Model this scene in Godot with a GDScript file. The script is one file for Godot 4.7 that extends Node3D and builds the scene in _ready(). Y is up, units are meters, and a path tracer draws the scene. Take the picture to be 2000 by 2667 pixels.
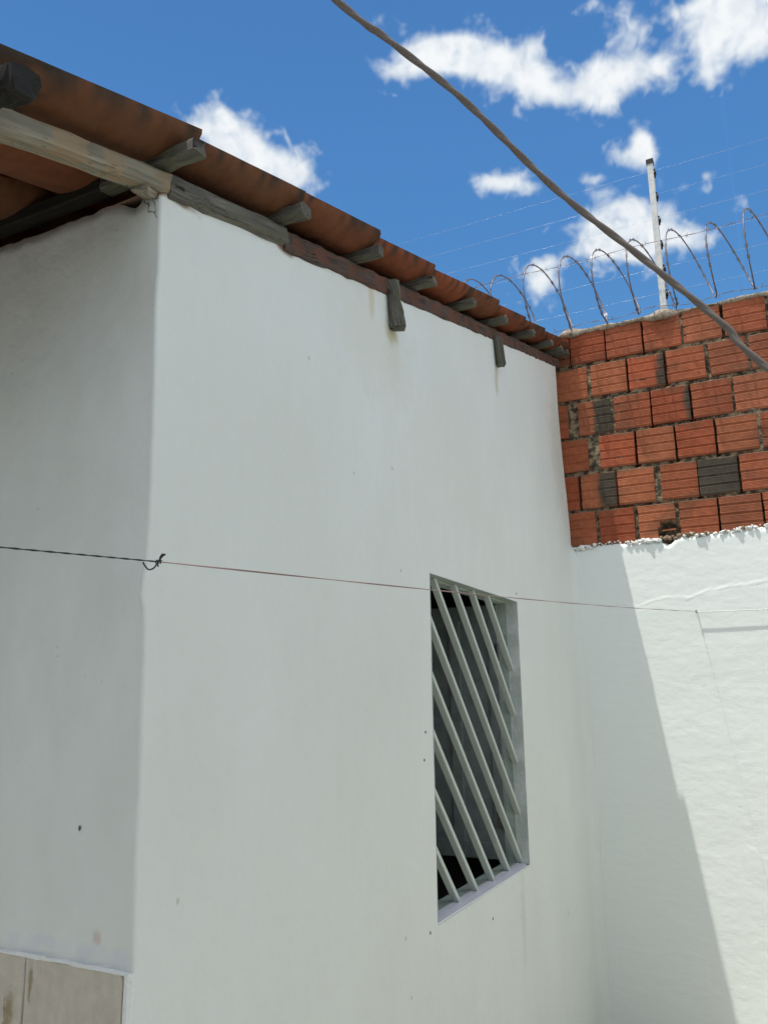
extends Node3D
# A whitewashed house corner under a tiled verge, a hollow-brick boundary wall with razor wire, and two lines.
# World: the house's side wall faces +x at x = -1, the boundary wall faces +z at z = -4.29, y is up.

const WALL_X := -1.0
const FRONT_Z := -1.045
const BRICK_Z := -4.29
const PLASTER_Z := -4.274

var rng := RandomNumberGenerator.new()
var n1 := FastNoiseLite.new()
var n2 := FastNoiseLite.new()
var taken := {}
var mat := {}

class MB:
	var st := SurfaceTool.new()
	var n := 0
	var g := 0
	var col := Color.WHITE
	func _init():
		st.begin(Mesh.PRIMITIVE_TRIANGLES)
	func v(p: Vector3, uv := Vector2.ZERO, uv2 := Vector2.ZERO) -> int:
		st.set_smooth_group(g)
		st.set_color(col)
		st.set_uv(uv)
		st.set_uv2(uv2)
		st.add_vertex(p)
		n += 1
		return n - 1
	func tri(a: int, b: int, c: int):
		st.add_index(a); st.add_index(c); st.add_index(b)
	func q(a: int, b: int, c: int, d: int):     # counter-clockwise seen from outside
		tri(a, b, c); tri(a, c, d)
	func done() -> ArrayMesh:
		st.generate_normals()
		return st.commit()

# ---------------------------------------------------------------- naming and tagging
func numbered(called: String, parent: Node) -> String:
	var key := str(parent.get_instance_id()) + called
	var k: int = taken.get(key, 0)
	taken[key] = k + 1
	return called if k == 0 else "%s_%03d" % [called, k]

func obj(called: String, mesh: Mesh, m: Material, parent: Node = self, at := Vector3.ZERO) -> MeshInstance3D:
	var o := MeshInstance3D.new()
	o.name = numbered(called, parent)
	o.mesh = mesh
	o.material_override = m
	o.position = at
	parent.add_child(o, true)
	return o

func thing(called: String, label: String, category: String, at := Vector3.ZERO, group := "") -> Node3D:
	var o := Node3D.new()
	o.name = numbered(called, self)
	o.position = at
	add_child(o, true)
	tag(o, label, category, group)
	return o

func tag(o: Node, label: String, category: String, group := ""):
	o.set_meta("label", label)
	o.set_meta("category", category)
	if group:
		o.set_meta("group", group)

# ---------------------------------------------------------------- shapes
func grid(mb: MB, nu: int, nv: int, f: Callable, flip := false):
	var base := mb.n
	for i in nu + 1:
		for j in nv + 1:
			var r: Array = f.call(i, j)
			if r.size() > 3:
				mb.col = r[3]
			mb.v(r[0], r[1] if r.size() > 1 else Vector2.ZERO, r[2] if r.size() > 2 else Vector2.ZERO)
	for i in nu:
		for j in nv:
			var a := base + i * (nv + 1) + j
			var b := a + nv + 1
			if flip:
				mb.q(a, a + 1, b + 1, b)
			else:
				mb.q(a, b, b + 1, a + 1)

func ring_section(w: float, h: float, bev: float) -> PackedVector2Array:
	var x := w / 2
	var y := h / 2
	return PackedVector2Array([Vector2(x, -y + bev), Vector2(x, y - bev), Vector2(x - bev, y), Vector2(-x + bev, y), Vector2(-x, y - bev), Vector2(-x, -y + bev), Vector2(-x + bev, -y), Vector2(x - bev, -y)])

# a chamfered timber from a to b; jit roughens it, ends are capped
func beam(mb: MB, a: Vector3, b: Vector3, w: float, h: float, seg := 1, jit := 0.0, bev := 0.004, up := Vector3.UP, end_jit := 0.0):
	var d := (b - a).normalized()
	var right := d.cross(up).normalized()
	var u := right.cross(d)
	var sec := ring_section(w, h, bev)
	var length := a.distance_to(b)
	var ph := rng.randf() * 50.0
	var rings := []
	for i in seg + 1:
		var ring := []
		for k in 8:
			var t := float(i) / seg
			var s: Vector2 = sec[k]
			var p := a.lerp(b, t)
			var j1 := n1.get_noise_3d(ph + p.dot(d) * 230.0, k * 7.3, ph) * jit
			var j2 := n1.get_noise_3d(ph + p.dot(d) * 230.0, k * 7.3 + 40.0, ph) * jit
			p += right * (s.x + j1) + u * (s.y + j2)
			if end_jit > 0.0 and (i == 0 or i == seg):
				p += d * rng.randf_range(-end_jit, end_jit)
			ring.append(p)
		rings.append(ring)
	mb.g = -1
	var per := 0.0
	for k in 8:
		var k2 := (k + 1) % 8
		var wv: float = sec[k].distance_to(sec[k2])
		for i in seg:
			var u0 := length * i / seg
			var u1 := length * (i + 1) / seg
			var i0 := mb.v(rings[i][k], Vector2(u0 + ph, per))
			var i1 := mb.v(rings[i + 1][k], Vector2(u1 + ph, per))
			var i2 := mb.v(rings[i + 1][k2], Vector2(u1 + ph, per + wv))
			var i3 := mb.v(rings[i][k2], Vector2(u0 + ph, per + wv))
			mb.q(i0, i1, i2, i3)
		per += wv
	for e in 2:
		var ring: Array = rings[0 if e == 0 else seg]
		var c := Vector3.ZERO
		for p in ring:
			c += p / 8.0
		for k in 8:
			var k2 := (k + 1) % 8
			var ids := [mb.v(c, Vector2(ph, 0.02)), mb.v(ring[k], Vector2(ph + 0.01, sec[k].x)), mb.v(ring[k2], Vector2(ph + 0.01, sec[k2].y))]
			if e == 0:
				mb.tri(ids[0], ids[1], ids[2])
			else:
				mb.tri(ids[0], ids[2], ids[1])

func box(mb: MB, lo: Vector3, hi: Vector3, bev := 0.0, uvs := 1.0):
	mb.g = -1
	var c := (lo + hi) / 2
	beam_axis(mb, Vector3(lo.x, c.y, c.z), Vector3(hi.x, c.y, c.z), hi.z - lo.z, hi.y - lo.y, bev, uvs)

func beam_axis(mb: MB, a: Vector3, b: Vector3, w: float, h: float, bev: float, _uvs: float):
	beam(mb, a, b, w, h, 1, 0.0, maxf(bev, 0.0005))

func tube(mb: MB, pts: Array, r: float, sides := 6, closed_ends := true, taper := 1.0):
	mb.g = 0
	var prev := Vector3.UP
	var base := mb.n
	var m := pts.size()
	for i in m:
		var d: Vector3 = ((pts[mini(i + 1, m - 1)] as Vector3) - (pts[maxi(i - 1, 0)] as Vector3)).normalized()
		if i == 0:
			prev = Vector3.UP if absf(d.y) < 0.9 else Vector3.RIGHT
		var right := d.cross(prev).normalized()
		var u := right.cross(d).normalized()
		prev = u
		var rr := r * lerpf(1.0, taper, float(i) / maxf(m - 1, 1))
		for k in sides:
			var th := TAU * k / sides
			mb.v((pts[i] as Vector3) + (right * cos(th) + u * sin(th)) * rr, Vector2(i * 0.1, float(k) / sides))
	for i in m - 1:
		for k in sides:
			var a := base + i * sides + k
			var a2 := base + i * sides + (k + 1) % sides
			mb.q(a, a + sides, a2 + sides, a2)
	if closed_ends:
		var c0 := mb.v(pts[0])
		var c1 := mb.v(pts[m - 1])
		for k in sides:
			mb.tri(c0, base + k, base + (k + 1) % sides)
			mb.tri(c1, base + (m - 1) * sides + (k + 1) % sides, base + (m - 1) * sides + k)

func smooth_path(pts: Array, step: float) -> Array:
	var cv := Curve3D.new()
	cv.bake_interval = step
	for i in pts.size():
		var t: Vector3 = ((pts[mini(i + 1, pts.size() - 1)] as Vector3) - (pts[maxi(i - 1, 0)] as Vector3)) / 6.0
		cv.add_point(pts[i], -t, t)
	return Array(cv.get_baked_points())

# strands twisted round a path
func twist(mb: MB, path: Array, strands: int, off: float, r: float, pitch: float, sides := 6, phase := 0.0):
	for s in strands:
		var out := []
		var run := 0.0
		for i in path.size():
			var p: Vector3 = path[i]
			if i > 0:
				run += p.distance_to(path[i - 1])
			var d: Vector3 = ((path[mini(i + 1, path.size() - 1)] as Vector3) - (path[maxi(i - 1, 0)] as Vector3)).normalized()
			var right := d.cross(Vector3.UP).normalized()
			var u := right.cross(d)
			var th := phase + TAU * (run / pitch + float(s) / strands)
			out.append(p + (right * cos(th) + u * sin(th)) * off)
		tube(mb, out, r, sides)

# an uneven lump
func lump(mb: MB, c: Vector3, r: Vector3, sides := 7, stacks := 4):
	mb.g = 0
	var ph := rng.randf() * 90.0
	var base := mb.n
	for i in stacks + 1:
		for k in sides:
			var la := PI * (float(i) / stacks - 0.5)
			var lo := TAU * k / sides
			var d := Vector3(cos(la) * cos(lo), sin(la), cos(la) * sin(lo))
			var s := 1.0 + 0.45 * n1.get_noise_3d(d.x * 60 + ph, d.y * 60, d.z * 60 + ph)
			mb.v(c + d * r * s, Vector2(c.x + d.x * r.x, c.y + d.y * r.y))
	for i in stacks:
		for k in sides:
			var a := base + i * sides + k
			var b := base + i * sides + (k + 1) % sides
			mb.q(a, a + sides, b + sides, b)

# ---------------------------------------------------------------- materials
func noise_tex(freq: float, oct := 4, normal := false, ramp: Gradient = null, size := 512, seed_ := 3, kind := FastNoiseLite.TYPE_SIMPLEX_SMOOTH) -> NoiseTexture2D:
	var t := NoiseTexture2D.new()
	var n := FastNoiseLite.new()
	n.seed = seed_
	n.noise_type = kind
	n.frequency = freq
	n.fractal_octaves = oct
	n.fractal_gain = 0.55
	t.noise = n
	t.width = size
	t.height = size
	t.seamless = true
	t.as_normal_map = normal
	if ramp:
		t.color_ramp = ramp
	return t

func ramp2(a: Color, b: Color, lo := 0.0, hi := 1.0) -> Gradient:
	var g := Gradient.new()
	g.offsets = PackedFloat32Array([lo, hi])
	g.colors = PackedColorArray([a, b])
	return g

func lin(r: float, g: float, b: float) -> Color:
	return Color(r, g, b).linear_to_srgb()

func std(c: Color, rough: float, metal := 0.0) -> StandardMaterial3D:
	var m := StandardMaterial3D.new()
	m.albedo_color = c
	m.roughness = rough
	m.metallic = metal
	m.metallic_specular = 0.4
	return m

func bump(m: StandardMaterial3D, t: Texture2D, cm: float):
	m.heightmap_enabled = true
	m.heightmap_texture = t
	m.heightmap_scale = cm

func triplanar(m: StandardMaterial3D, s: float, world := true):
	m.uv1_triplanar = true
	m.uv1_world_triplanar = world
	m.uv1_scale = Vector3.ONE * s

# wood: grain runs along u; greys, with cracks and pale fibres
func wood_tex(dark: Color, light: Color, stain: Color, stain_share: float, seed_: int) -> ImageTexture:
	var w := 512
	var h := 128
	var im := Image.create(w, h, false, Image.FORMAT_RGB8)
	var n := FastNoiseLite.new()
	n.seed = seed_
	n.frequency = 0.02
	n.fractal_octaves = 4
	for y in h:
		for x in w:
			# wrap in both directions by walking on two circles
			var ax := TAU * x / w
			var ay := TAU * y / h
			var f := 0.5 + 0.75 * n.get_noise_3d(cos(ax) * 22.0 + 7.0 * sin(ay), sin(ax) * 22.0 + 7.0 * cos(ay), sin(ay * 1.0) * 230.0 + cos(ay) * 160.0)
			var crack := (1.0 - smoothstep(0.0, 0.035, absf(n.get_noise_3d(cos(ax) * 20.0 + 300.0, sin(ax) * 20.0, sin(ay) * 150.0 + cos(ay) * 210.0)))) * smoothstep(0.0, 0.2, n.get_noise_3d(cos(ax) * 60.0 + 700.0, sin(ax) * 60.0, sin(ay) * 60.0 + cos(ay) * 60.0))
			var st := smoothstep(0.55 - stain_share, 0.75 - stain_share, 0.5 + n.get_noise_3d(cos(ax) * 46.0, sin(ax) * 46.0 + 99.0, cos(ay) * 40.0 + sin(ay) * 40.0))
			var c := dark.lerp(light, clampf(f, 0.0, 1.0)).lerp(stain, st * 0.65)
			im.set_pixel(x, y, c.lerp(Color(0.08, 0.07, 0.06), crack * 0.75))
	return ImageTexture.create_from_image(im)

func wood(dark: Color, light: Color, stain: Color, share: float, seed_: int) -> StandardMaterial3D:
	var m := std(Color.WHITE, 0.9)
	m.albedo_texture = wood_tex(dark, light, stain, share, seed_)
	m.vertex_color_use_as_albedo = true
	m.uv1_scale = Vector3(1.6, 7.0, 1)
	bump(m, m.albedo_texture, 0.12)
	return m

func soft_spot(im: Image, cx: float, cy: float, rx: float, ry: float, c: Color, k: float, seed_ := 0.0):
	for y in range(maxi(0, int(cy - ry * 1.6)), mini(im.get_height(), int(cy + ry * 1.6) + 1)):
		for x in range(maxi(0, int(cx - rx * 1.6)), mini(im.get_width(), int(cx + rx * 1.6) + 1)):
			var d := Vector2((x - cx) / rx, (y - cy) / ry).length() + 0.5 * n2.get_noise_3d(x * 2.2, y * 2.2, seed_)
			var a := k * (1.0 - smoothstep(0.35, 1.15, d))
			if a > 0.0:
				im.set_pixel(x, y, im.get_pixel(x, y).lerp(c, a))

func crack_line(im: Image, pts: Array, r: float, c: Color, k: float):
	for i in pts.size() - 1:
		var a: Vector2 = pts[i]
		var b: Vector2 = pts[i + 1]
		var m := int(a.distance_to(b)) + 1
		for s in m:
			var p := a.lerp(b, float(s) / m) + Vector2(n2.get_noise_1d(s * 9.0 + i * 50), n2.get_noise_1d(s * 9.0 + 400 + i * 50)) * r * 2.0
			soft_spot(im, p.x, p.y, r, r, c, k)

func make_materials():
	var fine := noise_tex(0.03, 5, false, null, 512, 5)
	var trowel := noise_tex(0.012, 5, false, null, 512, 8)
	# house paint; uv in metres
	var pt := std(lin(0.785, 0.825, 0.79), 0.8)
	pt.metallic_specular = 0.25
	bump(pt, fine, 0.2)
	mat.paint = pt
	var pf: StandardMaterial3D = pt.duplicate()
	mat.paint_front = pf
	# yard wall: rougher trowelled render under white paint
	var yw := std(lin(0.79, 0.835, 0.81), 0.8)
	yw.metallic_specular = 0.25
	bump(yw, trowel, 0.11)
	yw.uv1_scale = Vector3(1.4, 2.6, 1)
	mat.yard_paint = yw
	var lm := std(lin(0.80, 0.82, 0.80), 0.8)
	bump(lm, fine, 0.4)
	triplanar(lm, 3.0)
	mat.white_lump = lm
	# brick, colour per piece from its vertices
	var bk := std(Color.WHITE, 0.92)
	bk.vertex_color_use_as_albedo = true
	bk.albedo_texture = noise_tex(0.02, 5, false, ramp2(Color(0.90, 0.87, 0.86), Color(1, 1, 1), 0.2, 0.7), 512, 21)
	bump(bk, fine, 0.05)
	triplanar(bk, 2.5)
	mat.brick = bk
	var mo := std(Color.WHITE, 0.97)
	mo.albedo_texture = noise_tex(0.018, 5, false, ramp2(lin(0.045, 0.037, 0.028), lin(0.34, 0.265, 0.165), 0.25, 0.64), 512, 33)
	bump(mo, noise_tex(0.05, 5, false, null, 512, 34), 0.7)
	triplanar(mo, 2.2)
	mat.mortar = mo
	var mc: StandardMaterial3D = mo.duplicate()
	mc.albedo_texture = noise_tex(0.02, 5, false, ramp2(lin(0.09, 0.075, 0.06), lin(0.42, 0.36, 0.28), 0.2, 0.55), 512, 36)
	mat.mortar_cap = mc
	var cr := std(lin(0.24, 0.175, 0.115), 0.97)
	bump(cr, fine, 0.4)
	triplanar(cr, 3.0)
	mat.crumb = cr
	# clay tile
	var cl := std(Color.WHITE, 0.9)
	cl.vertex_color_use_as_albedo = true
	cl.albedo_texture = noise_tex(0.015, 5, false, ramp2(Color(0.89, 0.87, 0.85), Color(1, 1, 1), 0.2, 0.62), 512, 41)
	bump(cl, fine, 0.06)
	triplanar(cl, 3.0)
	mat.clay = cl
	mat.grey_wood = wood(lin(0.050, 0.047, 0.039), lin(0.20, 0.192, 0.160), lin(0.12, 0.125, 0.085), 0.12, 51)
	mat.tan_wood = wood(lin(0.13, 0.118, 0.09), lin(0.36, 0.335, 0.25), lin(0.30, 0.21, 0.12), 0.05, 52)
	mat.brown_wood = wood(lin(0.040, 0.029, 0.024), lin(0.13, 0.092, 0.073), lin(0.15, 0.058, 0.034), 0.08, 53)
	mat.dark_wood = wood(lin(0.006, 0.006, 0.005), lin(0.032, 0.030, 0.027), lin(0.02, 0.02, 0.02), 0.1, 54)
	var gp := std(lin(0.50, 0.565, 0.52), 0.55)
	bump(gp, fine, 0.08)
	gp.uv1_scale = Vector3(2, 2, 1)
	mat.green_paint = gp
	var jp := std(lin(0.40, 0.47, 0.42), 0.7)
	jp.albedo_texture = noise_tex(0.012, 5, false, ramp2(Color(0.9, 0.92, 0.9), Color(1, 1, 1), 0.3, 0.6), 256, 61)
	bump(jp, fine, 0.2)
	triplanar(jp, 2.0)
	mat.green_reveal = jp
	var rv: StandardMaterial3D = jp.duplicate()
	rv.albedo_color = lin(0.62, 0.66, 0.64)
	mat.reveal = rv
	var sh := std(lin(0.23, 0.27, 0.255), 0.6)
	sh.albedo_texture = noise_tex(0.02, 4, false, ramp2(Color(0.93, 0.93, 0.93), Color(1, 1, 1), 0.3, 0.6), 256, 62)
	triplanar(sh, 2.0)
	mat.shutter = sh
	var sill := std(lin(0.70, 0.69, 0.745), 0.75)
	bump(sill, fine, 0.2)
	triplanar(sill, 2.0)
	mat.sill = sill
	mat.steel = std(lin(0.42, 0.43, 0.45), 0.32, 0.9)
	mat.razor = std(lin(0.19, 0.165, 0.165), 0.45, 0.75)
	mat.black_plastic = std(lin(0.012, 0.012, 0.014), 0.45)
	var po := std(lin(0.60, 0.62, 0.61), 0.45, 0.0)
	po.albedo_texture = noise_tex(0.02, 4, false, ramp2(Color(0.93, 0.93, 0.93), Color(1, 1, 1), 0.3, 0.6), 256, 63)
	triplanar(po, 3.0)
	mat.post = po
	mat.dark_cord = std(lin(0.035, 0.04, 0.038), 0.8)
	mat.pink_cord = std(lin(0.27, 0.19, 0.175), 0.8)
	mat.white_cord = std(lin(0.72, 0.73, 0.71), 0.8)
	var ca := std(lin(0.155, 0.13, 0.115), 0.75)
	mat.cable = ca
	var ti := std(Color.WHITE, 0.45)
	mat.tile = ti
	var gr := std(lin(0.45, 0.425, 0.36), 0.9)
	gr.albedo_texture = noise_tex(0.01, 5, false, ramp2(Color(0.85, 0.85, 0.84), Color(1, 1, 1), 0.3, 0.6), 512, 65)
	triplanar(gr, 0.4)
	mat.ground = gr
	var fac := std(lin(0.72, 0.73, 0.70), 0.9)
	mat.bounce_facade = fac
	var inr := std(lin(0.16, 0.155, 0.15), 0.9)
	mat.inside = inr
	mat.nail = std(lin(0.14, 0.13, 0.12), 0.7, 0.2)

# ---------------------------------------------------------------- sky
func build_sky() -> ImageTexture:
	var W := 4096
	var H := 2048
	var lw := 512
	var lh := 256
	var low := Image.create(lw, lh, false, Image.FORMAT_RGBF)
	var cn := FastNoiseLite.new()
	cn.seed = 77
	cn.frequency = 1.0
	cn.fractal_octaves = 5
	for y in lh:
		var el := 90.0 - 180.0 * (y + 0.5) / lh
		var base := sky_at(el)
		for x in lw:
			var c := base
			var az := 360.0 * (x + 0.5) / lw
			if az > 180.0:
				az -= 360.0
			if el > 4.0 and not (az > -64.0 and az < 12.0 and el < 54.0):  # out of view: bright cloud and sun glow added to lighten shaded walls
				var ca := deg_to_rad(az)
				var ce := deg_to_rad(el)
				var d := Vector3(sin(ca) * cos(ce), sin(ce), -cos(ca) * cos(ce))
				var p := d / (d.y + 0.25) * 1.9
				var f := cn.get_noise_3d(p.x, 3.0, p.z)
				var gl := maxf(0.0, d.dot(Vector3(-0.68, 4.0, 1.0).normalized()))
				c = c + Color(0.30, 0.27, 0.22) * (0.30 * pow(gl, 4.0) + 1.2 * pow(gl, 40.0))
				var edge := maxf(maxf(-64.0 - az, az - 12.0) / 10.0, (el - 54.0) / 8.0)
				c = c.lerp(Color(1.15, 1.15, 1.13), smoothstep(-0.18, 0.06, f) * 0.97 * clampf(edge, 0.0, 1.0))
			low.set_pixel(x, y, c)
	low.resize(W, H, Image.INTERPOLATE_CUBIC)
	# the clouds over the wall: [azimuth, elevation, half widths in degrees, strength]
	var blobs := [[-25.1,42.2,1.2,0.7,0.75],[-23.2,43.0,1.4,0.8,1.10],[-21.0,43.1,1.5,1.0,1.30],[-18.6,42.8,1.5,1.0,1.20],[-16.1,41.9,1.6,1.0,1.20],[-13.7,40.9,1.6,1.0,1.10],[-11.1,39.8,1.6,0.7,1.00],[-8.6,39.0,0.9,0.7,1.00],[-8.4,40.7,1.2,0.8,0.95],[-6.3,40.2,1.5,1.0,0.95],[-5.7,42.2,1.1,1.1,0.70],[-3.9,39.9,0.9,0.7,0.75],[-13.9,42.9,0.8,0.7,0.70],[-26.2,44.5,0.6,0.5,0.35],[1.2,41.6,2.0,1.2,1.10],[0.6,40.2,1.5,1.2,1.10],[-0.4,39.1,0.8,0.7,0.80],[3.2,40.9,1.3,1.4,1.00],[-1.4,42.4,1.0,0.6,0.50],[-8.8,44.3,0.7,0.3,0.60]]
	blobs += [[-17.8,35.4,0.9,0.6,0.80],[-16.2,35.2,1.2,0.5,0.80],[-14.6,34.6,0.8,0.4,0.65],[-6.0,36.4,0.5,0.7,0.80],[-6.9,35.7,1.1,0.6,0.75],[-5.5,35.6,0.5,0.8,0.80],[-6.6,34.9,0.9,0.5,0.65],[-4.9,33.8,0.5,0.5,0.45],[-3.2,32.9,0.5,0.4,0.50],[-9.7,34.6,1.1,0.3,0.65],[-9.8,33.6,1.0,0.7,0.50],[-7.8,32.2,1.2,0.9,1.10],[-8.9,31.4,1.5,1.0,1.15],[-7.0,30.9,1.7,1.2,1.15],[-9.5,30.4,1.5,0.9,1.00],[-6.8,29.7,1.3,1.0,1.00],[-4.0,30.1,1.5,0.8,0.90],[-2.6,29.3,0.9,0.8,0.80],[-4.4,31.7,0.6,0.7,0.50],[-11.9,31.9,1.0,0.3,0.40],[-13.6,29.8,1.2,0.5,0.70],[-1.7,33.3,0.4,0.2,0.45],[-1.8,32.6,0.4,0.3,0.45],[0.5,31.2,0.5,0.3,0.35],[-14.2,28.7,1.2,1.1,1.10]]
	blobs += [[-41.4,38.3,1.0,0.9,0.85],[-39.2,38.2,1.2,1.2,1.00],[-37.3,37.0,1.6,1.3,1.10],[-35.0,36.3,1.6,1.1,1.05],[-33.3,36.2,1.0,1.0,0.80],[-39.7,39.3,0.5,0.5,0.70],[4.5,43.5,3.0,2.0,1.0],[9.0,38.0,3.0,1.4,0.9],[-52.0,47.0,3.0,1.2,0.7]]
	var k := W / 360.0
	var x0 := int(-64.0 * k)
	var nx := int(80.0 * k)
	var y0 := int((90.0 - 52.0) * k)
	var ny := int(30.0 * k)
	var den := PackedFloat32Array()
	den.resize(nx * ny)
	for b in blobs:
		var ce := cos(deg_to_rad(b[1]))
		var rx: float = b[2] * 1.12 / ce
		var ry: float = b[3] * 1.12
		for y in range(maxi(0, int((90.0 - b[1] - 2.2 * ry) * k) - y0), mini(ny, int((90.0 - b[1] + 2.2 * ry) * k) - y0)):
			var dy: float = (90.0 - b[1] - (y + y0) / k) / ry
			for x in range(maxi(0, int((b[0] - 2.2 * rx) * k) - x0), mini(nx, int((b[0] + 2.2 * rx) * k) - x0)):
				var dx: float = (b[0] - (x + x0) / k) / rx
				den[y * nx + x] += b[4] * exp(-(dx * dx + dy * dy))
	var wn := FastNoiseLite.new()
	wn.seed = 12
	wn.frequency = 1.0
	wn.fractal_octaves = 6
	wn.fractal_gain = 0.54
	var wm := FastNoiseLite.new()
	wm.seed = 19
	wm.frequency = 1.0
	wm.fractal_octaves = 3
	for y in ny:
		var ce := deg_to_rad(90.0 - (y + y0) / k)
		for x in nx:
			var dd := den[y * nx + x]
			if dd < 0.04:
				continue
			var ca := deg_to_rad((x + x0) / k)
			var d := Vector3(sin(ca) * cos(ce), sin(ce), -cos(ca) * cos(ce)) * 26.0
			var warp := wm.get_noise_3dv(d * 0.9)
			var f := wn.get_noise_3d(d.x + warp * 0.5, d.y - warp * 0.4, d.z + warp * 0.4)
			var dens := minf(dd, 1.15) * 0.95 + f * 0.85 * (1.15 - 0.55 * minf(dd, 1.0)) - 0.17
			var a := smoothstep(0.0, 0.85, dens)
			var inner := smoothstep(0.55, 1.15, dens)
			var white := Color(0.58, 0.65, 0.73).lerp(Color(0.84, 0.86, 0.87), inner)
			var shade := smoothstep(0.1, 0.5, wm.get_noise_3dv(d * 0.55 + Vector3(40, 0, 0))) * inner * 0.35
			white = white.lerp(Color(0.50, 0.56, 0.63), shade)
			var px := posmod(x + x0, W)
			low.set_pixel(px, y + y0, low.get_pixel(px, y + y0).lerp(white, a * 0.97))
	return ImageTexture.create_from_image(low)

func sky_at(el: float) -> Color:
	var stops := [[-90.0, Color(0.30, 0.29, 0.27)], [-1.0, Color(0.34, 0.34, 0.33)], [0.5, Color(0.52, 0.66, 0.78)], [8.0, Color(0.27, 0.47, 0.72)], [20.0, Color(0.11, 0.31, 0.63)], [32.0, Color(0.083, 0.25, 0.575)], [46.0, Color(0.070, 0.212, 0.515)], [90.0, Color(0.045, 0.155, 0.42)]]
	for i in stops.size() - 1:
		if el <= stops[i + 1][0]:
			var t: float = (el - stops[i][0]) / (stops[i + 1][0] - stops[i][0])
			return (stops[i][1] as Color).lerp(stops[i + 1][1], clampf(t, 0, 1)) * 0.885
	return stops[-1][1]

# ---------------------------------------------------------------- house
func batten_y(z: float) -> float:           # underside of the battens = top of the verge rafter
	return 2.620 + 0.272 * (-z - 1.028) - 0.09 * maxf(z + 1.03, 0.0)

func wall_top(z: float) -> float:
	return batten_y(z) - lerpf(0.029, 0.043, clampf((-z - 1.0) / 3.0, 0, 1)) + 0.007 * n1.get_noise_1d(z * 160.0) + 0.010 * n1.get_noise_1d(z * 30.0 + 70.0) - 0.012 * exp(-pow((z + 1.09) / 0.05, 2))

func corner_nick(y: float) -> float:
	return 0.0030 * n1.get_noise_1d(y * 90.0 + 50.0) + 0.006 * n1.get_noise_1d(y * 14.0 + 9.0) + 0.010 * exp(-pow((y - 1.79) / 0.03, 2))

func corner_z(y: float) -> float:
	return -1.038 - 0.030 * (2.6 - y) + corner_nick(y)

const WIN_Z0 := -2.319
const WIN_Z1 := -3.235
const WIN_Y0 := 0.960
const WIN_Y1 := 1.987

func side_x(y: float, z: float) -> float:
	var x := WALL_X + 0.006 * n1.get_noise_3d(0.0, y * 9.0, z * 9.0) + 0.0012 * n1.get_noise_3d(50.0, y * 70.0, z * 70.0)
	# the render thins out and rounds away at the top of the far end
	var r := 0.13 * smoothstep(2.35, 3.2, y) + 0.01
	var past := (-z) - (4.285 - r)
	if past > 0.0:
		past = minf(past, r)
		x -= r - sqrt(maxf(r * r - past * past, 0.0))
	# coved joint with the yard wall lower down
	if y < 2.40 and z < -4.20:
		var c := clampf((-z - 4.20) / 0.075, 0, 1)
		x += 0.055 * (1.0 - sqrt(1.0 - c * c)) * (1.0 - smoothstep(2.33, 2.40, y))
	return x

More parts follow.
